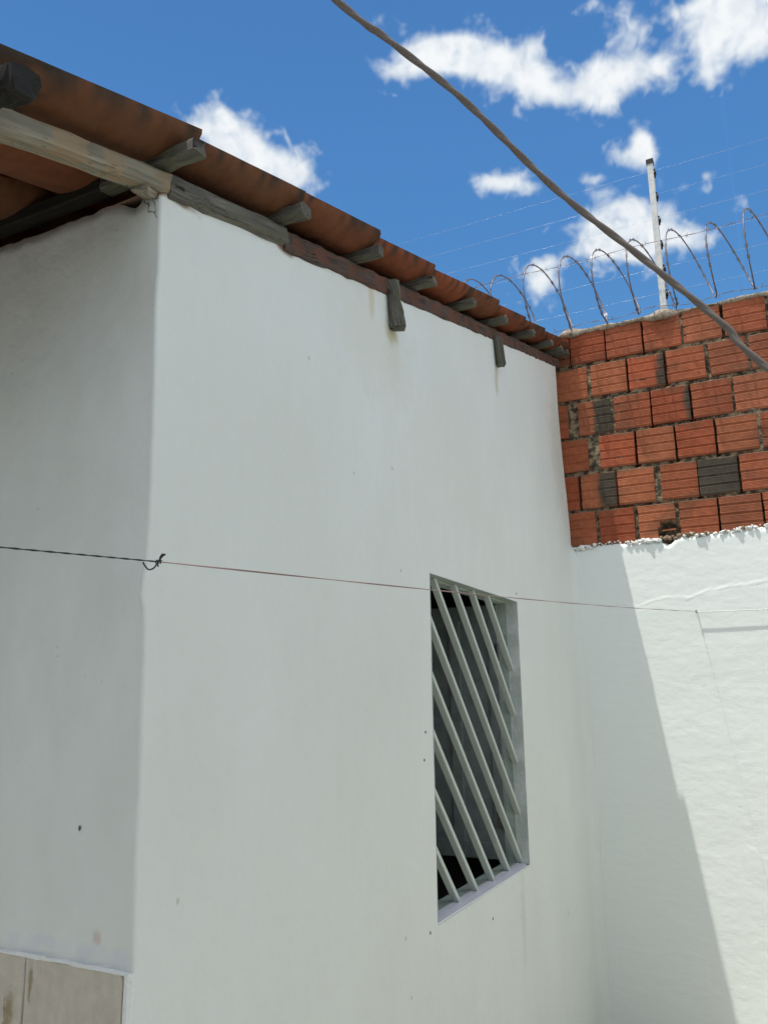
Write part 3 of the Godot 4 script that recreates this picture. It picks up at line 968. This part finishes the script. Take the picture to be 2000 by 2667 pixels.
# ---------------------------------------------------------------- boundary wall
func build_yard_wall():
	var w := thing("boundary_wall", "boundary wall of raw ribbed orange bricks above a white rendered base", "wall", Vector3(-0.4, 0, BRICK_Z))
	var off := -w.position
	# [bottom, top, edges of the bricks from left to right]
	var rows := [
		[3.447, 3.634, [-1.30, -1.147, -1.135, -0.944, -0.936, -0.743, -0.735, -0.540, -0.530, -0.336, -0.322, -0.132, -0.117, 0.084]],
		[3.237, 3.424, [-1.25, -1.050, -1.035, -0.855, -0.832, -0.638, -0.627, -0.439, -0.424, -0.230, -0.207, -0.023, -0.010, 0.180]],
		[3.018, 3.214, [-1.30, -1.185, -1.170, -0.977, -0.918, -0.737, -0.719, -0.529, -0.519, -0.326, -0.314, -0.119, -0.107, 0.085]],
		[2.812, 3.000, [-1.25, -1.080, -1.066, -0.875, -0.814, -0.627, -0.613, -0.422, -0.409, -0.223, -0.212, -0.019, -0.002, 0.190]],
		[2.596, 2.790, [-1.30, -1.148, -1.135, -0.942, -0.927, -0.741, -0.730, -0.541, -0.508, -0.326, -0.321, -0.131, -0.120, 0.070]],
		[2.385, 2.580, [-1.25, -1.060, -1.050, -0.861, -0.843, -0.660, -0.637, -0.452, -0.432, -0.248, -0.238, -0.043, -0.032, 0.160]]]
	for r in rows:
		var e: Array = r[2]
		while e[-1] < 1.9:
			var s: float = e[-1] + rng.randf_range(0.008, 0.018)
			e.append(s)
			e.append(s + rng.randf_range(0.185, 0.195))
	# mortar body, pushed back between the bricks
	var joint := func(x: float, y: float) -> float:
		var dep := 0.015 + 0.014 * n1.get_noise_3d(x * 60, y * 60, 3.0) + 0.008 * n1.get_noise_3d(x * 190, y * 190, 8.0)
		for ri in rows.size():
			var r: Array = rows[ri]
			if y > r[0] - 0.004 and y < r[1] + 0.004:
				var e: Array = r[2]
				for k in range(1, e.size() - 1, 2):
					if x > e[k] - 0.006 and x < e[k + 1] + 0.006:
						var hsh := absf(sin(k * 12.9 + ri * 78.2))
						if e[k + 1] - e[k] < 0.016:
							dep += 0.055 * smoothstep(0.2, 0.45, hsh)
						else:
							dep += 0.016 * maxf(0.0, n1.get_noise_2d(y * 60.0, k * 20.0)) - 0.004
				break
		var hole := Vector2((x + 0.492) / 0.055, (y - 2.425) / 0.055).length()
		if hole < 1.3:
			dep += 0.07 * (1.0 - smoothstep(0.7, 1.2, hole))
		return dep
	var mb := MB.new()
	var x0 := -1.32
	var x1 := 1.95
	var xs := []
	var x := x0
	while x < x1:
		xs.append(x)
		x += 0.010 if x < 0.16 else 0.03
	grid(mb, xs.size() - 1, 130, func(i, j):
		var xx: float = xs[i]
		var yy: float = 2.35 + 1.295 * j / 130.0
		return [Vector3(xx, yy, BRICK_Z - joint.call(xx, yy)) + off, Vector2(xx, yy), Vector2.ZERO])
	obj("mortar", mb.done(), mat.mortar, w)
	mb = MB.new()
	box(mb, Vector3(-4.6, 0.0, -4.45) + off, Vector3(-1.32, 3.64, -4.30) + off)
	box(mb, Vector3(-1.32, 0.0, -4.45) + off, Vector3(1.95, 3.63, -4.40) + off)
	obj("wall_core", mb.done(), mat.mortar, w)
	# bricks
	var tones := [Color(0.47, 0.150, 0.072), Color(0.45, 0.140, 0.070), Color(0.49, 0.172, 0.084), Color(0.47, 0.130, 0.062), Color(0.44, 0.155, 0.080)]
	var burnt := {"2_2": 0.86, "2_4": 0.95, "4_4": 0.62, "4_10": -1.0, "1_6": 0.84, "1_5": 2.0}
	for ri in rows.size():
		var r: Array = rows[ri]
		var e: Array = r[2]
		for k in range(0, e.size() - 1, 2):
			var key := "%d_%d" % [ri, k]
			var from: float = 2.0
			if key == "2_4":
				from = 0.42
			elif key == "4_4":
				from = 0.52
			elif key == "4_10":
				from = -0.4
			elif key == "1_6":
				from = 0.80
			elif key == "2_8":
				from = 0.88
			make_brick(w, Vector3(e[k], r[0], BRICK_Z) + off, e[k + 1] - e[k], r[1] - r[0], tones[rng.randi() % 5] * rng.randf_range(0.78, 1.02), from, key == "5_6", key in ["3_10", "0_8", "0_10"])
	# rough bed of mortar along the top, with a thicker lump round the post
	mb = MB.new()
	var m := 340
	grid(mb, m, 12, func(i, j):
		var xx: float = -4.5 + 3.3 * i / 40.0 if i < 40 else -1.2 + 3.14 * (i - 40) / 300.0
		var a: float = TAU * j / 12.0
		var wob := 0.010 * n1.get_noise_3d(xx * 70, cos(a) * 20, sin(a) * 20) + 0.006 * n1.get_noise_3d(xx * 220, cos(a) * 50, sin(a) * 50)
		var over := 0.006 + 0.014 * maxf(0.0, n1.get_noise_1d(xx * 45 + 5)) + 0.040 * exp(-pow((xx + 0.425) / 0.05, 2)) + 0.022 * exp(-pow((xx + 0.93) / 0.05, 2))
		var hh := 0.013 + 0.006 * n1.get_noise_1d(xx * 30) + 0.010 * exp(-pow((xx + 0.39) / 0.06, 2))
		var drop := 0.018 * exp(-pow((xx + 0.45) / 0.05, 2)) + 0.020 * exp(-pow((xx + 0.91) / 0.045, 2))
		var fz := BRICK_Z + over
		var bz := -4.47
		var cz := (fz + bz) / 2
		var hz := (fz - bz) / 2
		var zz := cz + hz * signf(cos(a)) * pow(absf(cos(a)), 0.35)
		var yy := 3.642 + hh * signf(sin(a)) * pow(absf(sin(a)), 0.6)
		if sin(a) < 0.1 and cos(a) > 0.2:
			yy -= drop
		return [Vector3(xx, yy + wob, zz + wob) + off, Vector2(xx, yy), Vector2.ZERO], true)
	obj("mortar_cap", mb.done(), mat.mortar_cap, w)
	# rendered base
	var ridge := [Vector2(-0.78, 2.075), Vector2(-0.68, 2.045), Vector2(-0.60, 2.075), Vector2(-0.52, 2.085), Vector2(-0.42, 2.075), Vector2(-0.33, 2.105), Vector2(-0.22, 2.125), Vector2(-0.10, 2.130), Vector2(0.05, 2.14), Vector2(0.3, 2.15)]
	var ridge2 := [Vector2(-0.90, 0.42), Vector2(-0.75, 0.40), Vector2(-0.62, 0.43), Vector2(-0.5, 0.41)]
	var ridge3 := [Vector2(-0.30, 0.93), Vector2(-0.2, 0.86), Vector2(-0.1, 0.84), Vector2(0.1, 0.80)]
	var near := func(p: Vector2, line: Array) -> float:      # signed height of p over the line
		if p.x < line[0].x or p.x > line[-1].x:
			return 9.0
		for k in line.size() - 1:
			if p.x <= line[k + 1].x:
				var t: float = (p.x - line[k].x) / (line[k + 1].x - line[k].x)
				return p.y - lerpf(line[k].y, line[k + 1].y, t)
		return 9.0
	var face := func(p: Vector2) -> float:
		var h := 0.008 * n1.get_noise_2d(p.x * 7, p.y * 9) + 0.0011 * n1.get_noise_2d(p.x * 30, p.y * 60 + 200) + 0.0005 * n1.get_noise_2d(p.x * 120, p.y * 210 + 400)
		for line in [ridge, ridge2, ridge3]:
			var d: float = near.call(p, line)
			if absf(d) < 0.2:
				d += 0.007 * n1.get_noise_1d(p.x * 130) + 0.004 * n1.get_noise_1d(p.x * 420)
				var k := 0.0034 if line == ridge else 0.0020
				h += k * (exp(-pow(d / 0.0045, 2)) * (0.75 + 0.6 * n1.get_noise_1d(p.x * 260 + 33)) + 0.5 * (1.0 - smoothstep(-0.02, 0.01, d)) * smoothstep(-0.18, -0.02, d))
		return h
	var lip := func(xx: float) -> float:
		return 2.386 + 0.010 * n1.get_noise_1d(xx * 60 + 31) + 0.006 * n1.get_noise_1d(xx * 200) + 0.022 * smoothstep(-0.4, 0.1, xx) - 0.016 * smoothstep(-0.75, -1.0, xx) - 0.030 * exp(-pow((xx + 0.50) / 0.035, 2))
	mb = MB.new()
	xs = []
	x = -1.03
	while x < 1.95:
		xs.append(x)
		x += 0.0075 if x < 0.14 else 0.04
	var nv := 300
	grid(mb, xs.size() - 1, nv + 2, func(i, j):
		var xx: float = xs[i]
		var top: float = lip.call(xx)
		var yy: float = top * minf(j, nv) / nv
		var zz: float = PLASTER_Z + face.call(Vector2(xx, yy)) - 0.010 * smoothstep(top - 0.02, top, yy)
		if j > nv:
			zz = BRICK_Z - 0.01 * (j - nv) - 0.006
			yy += 0.004
		return [Vector3(xx, yy, zz) + off, Vector2(xx, -yy), Vector2.ZERO])
	obj("rendered_base", mb.done(), mat.yard_paint, w)
	# crumbs and paint drips on the lip
	mb = MB.new()
	var mb2 := MB.new()
	var clusters := [[-0.985, -0.875, 46, 0.016, 0.9], [-0.86, -0.70, 26, 0.008, 0.75], [-0.70, -0.60, 26, 0.011, 0.9], [-0.645, -0.535, 36, 0.014, 1.0], [-0.43, -0.22, 34, 0.012, 0.5], [-0.21, 0.02, 34, 0.011, 0.85], [-0.06, 0.30, 60, 0.012, 0.95], [0.3, 1.9, 120, 0.012, 0.9]]
	for c in clusters:
		for i in int(c[2]):
			var xx := rng.randf_range(c[0], c[1])
			var rr: float = c[3] * rng.randf_range(0.4, 1.0)
			var yy: float = lip.call(xx) + rng.randf_range(-0.002, 0.014)
			var target := mb if rng.randf() < c[4] else mb2
			lump(target, Vector3(xx, yy, PLASTER_Z + rng.randf_range(-0.014, 0.010)) + off, Vector3(rr * rng.randf_range(0.7, 1.2), rr * rng.randf_range(0.5, 0.9), rr * rng.randf_range(0.7, 1.1)), 7, 4)
	for s in [[-0.605, 0.020], [-0.590, 0.030], [-0.66, 0.018], [-0.355, 0.024], [-0.33, 0.028], [-0.16, 0.026], [-0.08, 0.022], [0.02, 0.02]]:
		lump(mb, Vector3(s[0], lip.call(s[0]) + 0.002, PLASTER_Z + 0.3 * s[1]) + off, Vector3(0.014, 0.006, 0.6 * s[1]), 8, 5)
	for i in 26:
		var xx := rng.randf_range(-0.54, -0.36)
		lump(mb2, Vector3(xx, 2.385 + rng.randf() * 0.025, BRICK_Z + rng.randf_range(-0.01, 0.012)) + off, Vector3.ONE * rng.randf_range(0.005, 0.016), 7, 4)
	var pimples := MB.new()
	for i in 55:
		var px := rng.randf_range(-0.72, 0.3)
		var py := rng.randf_range(0.1, 2.33)
		var pr := rng.randf_range(0.002, 0.0045)
		lump(pimples, Vector3(px, py, PLASTER_Z + face.call(Vector2(px, py)) - 0.0005) + off, Vector3(pr * rng.randf_range(0.8, 2.2), pr * 0.7, rng.randf_range(0.0006, 0.0014)), 7, 4)
	obj("render_grit", pimples.done(), mat.white_lump, w).set_meta("kind", "stuff")
	obj("paint_crumbs", mb.done(), mat.white_lump, w).set_meta("kind", "stuff")
	obj("mortar_crumbs", mb2.done(), mat.crumb, w).set_meta("kind", "stuff")

func make_brick(w: Node3D, at: Vector3, bw: float, bh: float, tone: Color, burnt_from: float, broken: bool, smooth_face: bool):
	var mb := MB.new()
	# ribbed profile up the face: four bands parted by deep grooves, fine ribs between
	var prof := []
	for b in 4:
		var y0 := bh * b / 4.0
		var bh4 := bh / 4.0
		prof.append(Vector2(y0 + 0.0005, -0.0072))
		prof.append(Vector2(y0 + bh4 * 0.19, -0.0072))
		prof.append(Vector2(y0 + bh4 * 0.27, 0.0009))
		prof.append(Vector2(y0 + bh4 * 0.36, 0.0009))
		for k in 4:
			prof.append(Vector2(y0 + bh4 * (0.40 + 0.14 * k), -0.0024))
			prof.append(Vector2(y0 + bh4 * (0.44 + 0.14 * k), 0.0001))
			prof.append(Vector2(y0 + bh4 * (0.50 + 0.14 * k), 0.0002))
		prof.append(Vector2(y0 + bh4 * 0.985, 0.0004))
	prof[0] = Vector2(0.003, -0.004)
	prof.append(Vector2(bh, -0.004))
	var ph := rng.randf() * 60.0
	var nx := 14 if (broken or burnt_from < 1.5) else 5
	var depth := 0.09
	var proud := rng.randf_range(-0.003, 0.004)
	var ny := prof.size() - 1
	mb.g = 0
	var edge := func(i: int, y: float) -> float:
		var x := bw * i / nx
		if i == 0 or i == nx:
			x += 0.0022 * n1.get_noise_2d(ph + y * 200.0, i * 10.0)
		return x
	var gone := func(i: int, j: int) -> bool:
		if not broken:
			return false
		var px := bw * (i + 0.5) / nx
		var py: float = prof[j].y if false else prof[j].x
		return px > bw * 0.44 + 0.012 * n1.get_noise_1d(py * 400) and py < 0.098 * smoothstep(0.40, 0.62, px / bw) + 0.006 * n1.get_noise_1d(px * 300)
	var ids := []
	for i in nx + 1:
		var c := []
		for j in ny + 1:
			var y: float = prof[j].x
			var x: float = edge.call(i, y)
			var zed: float = prof[j].y + proud + 0.0006 * n1.get_noise_3d(ph + x * 60, y * 90, ph)
			if i == 0 or i == nx:
				zed -= 0.002
			var f := 0.95 + 0.22 * n1.get_noise_3d(ph + x * 70, y * 160, 9.0)
			var t := tone * f
			var bf := smoothstep(burnt_from - 0.10, burnt_from + 0.10, x / bw + 0.12 * n1.get_noise_2d(ph + x * 50, y * 110))
			t = t.lerp(Color(0.072, 0.077, 0.060) * f, bf * 0.94)
			var soot := smoothstep(0.12, 0.45, n1.get_noise_3d((at.x + x) * 70.0 + 11.0, (at.y + y) * 110.0, 33.0))
			t = t.lerp(Color(0.11, 0.075, 0.05), soot * 0.35)
			# mortar dragged over the upper and lower arrises
			var smear := smoothstep(0.012, 0.0, minf(y, bh - y)) * smoothstep(-0.05, 0.35, n1.get_noise_2d(ph + x * 120, 4.0))
			t = t.lerp(Color(0.24, 0.17, 0.11), smear * 0.75)
			t.a = 1.0
			mb.col = t
			c.append(mb.v(Vector3(x, y, zed)))
		ids.append(c)
	for i in nx:
		for j in ny:
			if gone.call(i, j):
				continue
			mb.q(ids[i][j], ids[i + 1][j], ids[i + 1][j + 1], ids[i][j + 1])
	# sides, top and bottom run back into the wall
	mb.col = tone * 0.9
	mb.col.a = 1.0
	mb.g = -1
	var zb := -depth
	var y1: float = prof[0].x
	var y2: float = prof[-1].x
	var zf := proud - 0.006
	if not broken:
		mb.q(mb.v(Vector3(0, y1, zf)), mb.v(Vector3(0, y1, zb)), mb.v(Vector3(bw, y1, zb)), mb.v(Vector3(bw, y1, zf)))
		mb.q(mb.v(Vector3(bw, y1, zf)), mb.v(Vector3(bw, y1, zb)), mb.v(Vector3(bw, y2, zb)), mb.v(Vector3(bw, y2, zf)))
	else:
		# broken edge of the shell and a web inside
		for i in nx:
			for j in ny:
				if gone.call(i, j):
					continue
				if j > 0 and gone.call(i, j - 1):
					var a := Vector3(bw * i / nx, prof[j].x, proud - 0.001)
					var b := Vector3(bw * (i + 1) / nx, prof[j].x, proud - 0.001)
					mb.q(mb.v(a), mb.v(a + Vector3(0, 0, -0.012)), mb.v(b + Vector3(0, 0, -0.012)), mb.v(b))
				if i < nx - 1 and gone.call(i + 1, j):
					var a := Vector3(bw * (i + 1) / nx, prof[j].x, proud - 0.001)
					var b := Vector3(bw * (i + 1) / nx, prof[mini(j + 1, ny)].x, proud - 0.001)
					mb.q(mb.v(a), mb.v(a + Vector3(0, 0, -0.012)), mb.v(b + Vector3(0, 0, -0.012)), mb.v(b))
		mb.q(mb.v(Vector3(bw * 0.62, 0.055, -0.004)), mb.v(Vector3(bw * 0.98, 0.058, -0.004)), mb.v(Vector3(bw * 0.98, 0.060, -0.05)), mb.v(Vector3(bw * 0.62, 0.060, -0.05)))
		mb.q(mb.v(Vector3(bw * 0.62, 0.048, -0.005)), mb.v(Vector3(bw * 0.98, 0.050, -0.005)), mb.v(Vector3(bw * 0.98, 0.058, -0.004)), mb.v(Vector3(bw * 0.62, 0.055, -0.004)))
	mb.q(mb.v(Vector3(0, y2, zf)), mb.v(Vector3(bw, y2, zf)), mb.v(Vector3(bw, y2, zb)), mb.v(Vector3(0, y2, zb)))
	mb.q(mb.v(Vector3(0, y1, zb)), mb.v(Vector3(0, y1, zf)), mb.v(Vector3(0, y2, zf)), mb.v(Vector3(0, y2, zb)))
	var o := obj("brick", mb.done(), mat.brick, w, at)
	o.rotation.z = rng.randf_range(-0.008, 0.008)
	if burnt_from < 0.0:
		o.set_meta("label", "burnt dark grey ribbed brick")
	elif broken:
		o.set_meta("label", "broken brick with a dark hole at its lower corner")

func build_bounce_walls():
	# unseen walls to the right and behind the camera, added for bounced light
	var w := thing("added_bounce_wall", "plain white rendered wall added out of view on the right to bounce light", "wall", Vector3(2.02, 0, -0.6))
	var mb := MB.new()
	box(mb, Vector3(-0.07, 0, -3.80), Vector3(0.07, 2.6, 1.7))
	obj("render", mb.done(), mat.white_lump, w)
	var r := thing("added_facade", "plain beige wall added out of view behind the camera to shape the light", "wall", Vector3(-1.2, 0, 1.25))  # added, never in view; tempers the light reaching the front wall
	mb = MB.new()
	box(mb, Vector3(-3.4, 0, -0.08), Vector3(3.1, 2.3, 0.08))
	obj("render", mb.done(), mat.bounce_facade, r)
	mb = MB.new()
	box(mb, Vector3(-0.09, 2.6, -3.80), Vector3(0.09, 2.66, 1.7), 0.006)
	obj("coping", mb.done(), mat.mortar_cap, w)

# ---------------------------------------------------------------- wires, post, lines
func build_fence():
	# post
	var px := -0.409
	var pz := -4.300
	var post := thing("fence_post", "pale square metal fence post with black cap standing in the wall top", "fence post", Vector3(px, 3.62, pz))
	var mb := MB.new()
	beam(mb, Vector3.ZERO, Vector3(0.002, 0.985, 0), 0.033, 0.033, 1, 0.0, 0.003, Vector3(0, 0, -1))
	obj("pole", mb.done(), mat.post, post)
	mb = MB.new()
	beam(mb, Vector3(0.002, 0.968, 0), Vector3(0.002, 0.998, 0), 0.040, 0.040, 1, 0.0, 0.004, Vector3(0, 0, -1))
	obj("cap", mb.done(), mat.black_plastic, post)
	var heights := []
	for i in 6:
		var y := 0.908 - i * 0.153
		heights.append(3.62 + y)
		mb = MB.new()
		# a ribbed half-round insulator strapped to the side of the pole
		for k in 3:
			var hw := [0.014, 0.022, 0.014][k] as float
			var yk := y + (k - 1) * 0.015
			var pts := [Vector3(0.014, yk, 0), Vector3(0.018 + hw * 0.55, yk, 0)]
			tube(mb, pts, 0.013 if k == 1 else 0.010, 10)
		tube(mb, [Vector3(0.019, y - 0.027, 0), Vector3(0.022, y, 0), Vector3(0.019, y + 0.027, 0)], 0.007, 10)
		obj("insulator", mb.done(), mat.black_plastic, post)
	# six bare wires held by the insulators
	var which := ["topmost thin electric wire, level with the top insulator of the post", "second electric wire from the top, between post cap and coil tops", "third electric wire from the top, just above the razor coil", "fourth electric wire down, crossing the upper loops of the razor coil", "fifth electric wire down, crossing the middle of the razor coil", "lowest electric wire, glinting just above the brick wall"]
	for i in 6:
		var pts := []
		var y: float = heights[i]
		for k in 41:
			var t := k / 40.0
			var x := lerpf(-4.4, 3.6, t)
			var u := (x - px) / 4.0
			pts.append(Vector3(x, y - 0.02 * (absf(u) - u * u) + 0.002 * n1.get_noise_2d(x * 30, i * 9.0), pz + 0.017))
		mb = MB.new()
		var shifted := []
		for p in pts:
			shifted.append(p + Vector3(0.0, 0, 0.012))
		tube(mb, shifted, 0.00045, 5)
		tag(obj("electric_wire", mb.done(), mat.steel), which[i], "electric wire", "electric fence wires on the post")
	# razor coil: a stretched helix leaning along the wall
	var path := []
	var blades := MB.new()
	var pitch := 0.193
	var coil := thing("razor_wire_coil", "stretched coil of rusty razor wire running along the brick wall top", "razor wire", Vector3(-0.4, 3.65, -4.25))
	var co := -coil.position
	var first := -3.2
	var loops := 26
	var at := func(th: float) -> Vector3:
		var k := th / TAU
		var lp := int(floor(k + 0.5))
		var s := 1.0 + 0.05 * sin(lp * 2.3) 
		return Vector3(first + pitch * k + 0.034 * (1.0 - cos(th)) + 0.030 * sin(th) + 0.008 * sin(lp * 1.7), 3.862 + 0.211 * cos(th) * s, -4.215 - 0.165 * sin(th) + 0.012 * sin(lp * 3.1))
	var th := PI
	while th < TAU * loops:
		path.append((at.call(th) as Vector3) + co)
		th += TAU / 48.0
	mb = MB.new()
	tube(mb, path, 0.0038, 6)
	obj("core_wire", mb.done(), mat.razor, coil)
	for i in range(4, path.size() - 4, 2):
		var p: Vector3 = path[i]
		var d: Vector3 = ((path[i + 1] as Vector3) - (path[i - 1] as Vector3)).normalized()
		var side := d.cross(Vector3(sin(i * 1.3), 0.3, cos(i * 1.3))).normalized()
		var nrm := d.cross(side)
		# a barb plate: long waisted strip with four points
		for s in [-1.0, 1.0]:
			blades.g = -1
			var t := 0.0006
			var a: Vector3 = p - d * 0.006 + side * s * 0.0015
			var b: Vector3 = p + d * 0.006 + side * s * 0.0015
			var c1: Vector3 = p + d * 0.011 + side * s * 0.0105
			var c2: Vector3 = p - d * 0.011 + side * s * 0.0105
			var m: Vector3 = p + side * s * 0.0045
			for f in [[a, m, c2], [a, b, m], [b, c1, m]]:
				blades.tri(blades.v(f[0] + nrm * t), blades.v(f[1] + nrm * t), blades.v(f[2] + nrm * t))
				blades.tri(blades.v(f[0] - nrm * t), blades.v(f[2] - nrm * t), blades.v(f[1] - nrm * t))
	var bo := obj("blades", blades.done(), mat.razor, coil)
	bo.set_meta("kind", "stuff")
	# two barbed strands that carry the coil
	for k in 2:
		mb = MB.new()
		var pts := []
		for i in 161:
			var x := -3.4 + 5.6 * i / 160.0
			pts.append(Vector3(x, (4.045 if k == 0 else 3.682) + 0.006 * sin(x * 9.0) - 0.01 * k * sin(x * 17.0), -4.215 if k == 0 else -4.28))
		twist(mb, pts, 2, 0.0011, 0.0010, 0.03, 5)
		var x := -3.3
		while x < 2.1:
			var c := Vector3(x, (4.045 if k == 0 else 3.682) + 0.006 * sin(x * 9.0), -4.215 if k == 0 else -4.28)
			for q in 2:
				var a := rng.randf() * TAU
				var dd := Vector3(0.35, cos(a), sin(a)).normalized() * 0.016
				tube(mb, [c - dd, c + dd], 0.0009, 4)
			x += 0.10 + rng.randf() * 0.02
		tag(obj("barbed_wire", mb.done(), mat.razor), ["barbed wire strand threaded just under the tops of the coil loops", "barbed wire strand low along the mortar on the wall top"][k], "barbed wire", "barbed wire strands of the wall top")

func build_lines():
	# clothes line: dark twine tied to thinner pink twine, hung on a hook in the yard wall
	var nail := Vector3(-0.393, 2.004, -4.247)
	var knot := Vector3(-0.668, 1.763, -0.726)
	var dir := (knot - nail).normalized()
	var hook := MB.new()
	tube(hook, [Vector3(-0.391, 2.001, -4.30), Vector3(-0.393, 2.002, -4.26), Vector3(-0.393, 2.004, -4.244)], 0.0030, 8)
	tube(hook, [Vector3(-0.393, 1.996, -4.246), Vector3(-0.393, 2.012, -4.244)], 0.0042, 8)
	tag(obj("wall_hook", hook.done(), mat.steel), "small steel nail hook in the sunlit white wall holding the line", "hook")
	var line := thing("clothesline", "thin clothesline of dark twine knotted to pink twine, crossing the white walls", "clothesline", knot)
	var pink := []
	for i in 301:
		var t := i / 300.0
		pink.append(knot.lerp(nail, t) - knot + Vector3(0, -0.010 * sin(PI * t), 0))
	var mb := MB.new()
	twist(mb, pink, 2, 0.00058, 0.0007, 0.012, 5)
	obj("pink_twine", mb.done(), mat.pink_cord, line)
	var dark := []
	for i in 161:
		dark.append(dir * 1.6 * i / 160.0)
	mb = MB.new()
	twist(mb, dark, 2, 0.00055, 0.00062, 0.008, 5)
	obj("dark_twine", mb.done(), mat.dark_cord, line)
	# the knot with its two loose ends
	mb = MB.new()
	var kn := []
	for i in 60:
		var a := TAU * 2.6 * i / 59.0
		kn.append(-dir * (0.004 - 0.009 * i / 59.0) + Vector3(0.0, cos(a), sin(a)) * 0.0017 + Vector3(sin(a), 0, 0) * 0.0006)
	tube(mb, kn, 0.0009, 6)
	tube(mb, smooth_path([Vector3.ZERO, Vector3(0.0030, 0.0050, 0.0), Vector3(0.007, 0.0085, -0.001), Vector3(0.0085, 0.0078, 0)], 0.0006), 0.0012, 6)
	tube(mb, smooth_path([Vector3.ZERO, Vector3(0.004, 0.006, 0.002), Vector3(0.0075, 0.0090, 0.002)], 0.0006), 0.0010, 6)
	tube(mb, smooth_path([Vector3(-0.002, -0.001, 0), Vector3(-0.006, -0.0075, 0.002), Vector3(-0.012, -0.009, 0.004), Vector3(-0.0165, -0.004, 0.006), Vector3(-0.018, 0.000, 0.008)], 0.0006), 0.0010, 6)
	tube(mb, [Vector3(-0.002, 0, 0), Vector3(-0.001, -0.006, 0)], 0.0009, 6)
	obj("knot", mb.done(), mat.dark_cord, line)
	# white cord along the yard wall from the same hook
	mb = MB.new()
	var wc := []
	for i in 241:
		var t := i / 240.0
		wc.append(Vector3(-0.393 + 2.2 * t, 2.000 - 0.010 * sin(PI * t), -4.249))
	twist(mb, wc, 3, 0.0016, 0.0019, 0.02, 6)
	tag(obj("white_cord", mb.done(), mat.white_cord), "white cord stretched along the sunlit white wall, right of the hook", "cord")
	# service cable overhead: two strands twisted together
	var cp := smooth_path([Vector3(-1.35, 3.25, 0.15), Vector3(-0.75, 2.75, -0.33), Vector3(-0.398,2.399,-0.643), Vector3(-0.342,2.351,-0.697), Vector3(-0.271,2.286,-0.761), Vector3(-0.187,2.187,-0.838), Vector3(-0.105,2.100,-0.883), Vector3(-0.026,2.008,-0.913), Vector3(0.014,1.950,-0.926), Vector3(0.25, 1.68, -1.0), Vector3(0.9, 1.0, -1.15)], 0.002)
	mb = MB.new()
	twist(mb, cp, 2, 0.0010, 0.0032, 0.09, 12)
	tag(obj("overhead_cable", mb.done(), mat.cable), "thick twisted brown cable hanging close overhead across the sky", "cable")

# ---------------------------------------------------------------- all of it
func _ready():
	rng.seed = 4
	n1.seed = 2
	n1.frequency = 0.05
	n1.fractal_octaves = 3
	n2.seed = 6
	n2.frequency = 0.02
	n2.fractal_octaves = 4
	var cam := Camera3D.new()
	cam.name = "camera"
	cam.transform = Transform3D(Basis(Vector3(0.893064, -0.010412, -0.449809), Vector3(0.111532, 0.973653, 0.198900), Vector3(0.435886, -0.227799, 0.870696)), Vector3(0, 1.6, 0))
	cam.fov = 65.605
	cam.near = 0.05
	cam.far = 1500.0
	add_child(cam)
	var env := Environment.new()
	env.background_mode = Environment.BG_SKY
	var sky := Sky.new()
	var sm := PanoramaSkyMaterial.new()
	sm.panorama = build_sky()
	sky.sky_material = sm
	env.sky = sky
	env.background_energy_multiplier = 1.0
	env.tonemap_mode = Environment.TONE_MAPPER_LINEAR
	env.tonemap_exposure = 1.13
	env.sdfgi_enabled = true
	env.ssao_enabled = true
	env.ssil_enabled = true
	var we := WorldEnvironment.new()
	we.name = "environment"
	we.environment = env
	add_child(we)
	var sun := DirectionalLight3D.new()
	sun.name = "sun"
	sun.light_energy = 1.12
	sun.light_color = Color(1.0, 0.985, 0.955)
	sun.light_angular_distance = 0.45
	sun.shadow_enabled = true
	add_child(sun)
	sun.look_at_from_position(Vector3(0, 20, 0), Vector3(0, 20, 0) + Vector3(0.68, -4.0, -1.0), Vector3.FORWARD)
	make_materials()
	# ground
	var gm := PlaneMesh.new()
	gm.size = Vector2(800, 800)
	var ground := obj("ground", gm, mat.ground)
	ground.set_meta("kind", "structure")
	ground.set_meta("label", "pale concrete yard floor")
	build_yard_wall()
	build_bounce_walls()
	build_house()
	build_fence()
	build_lines()
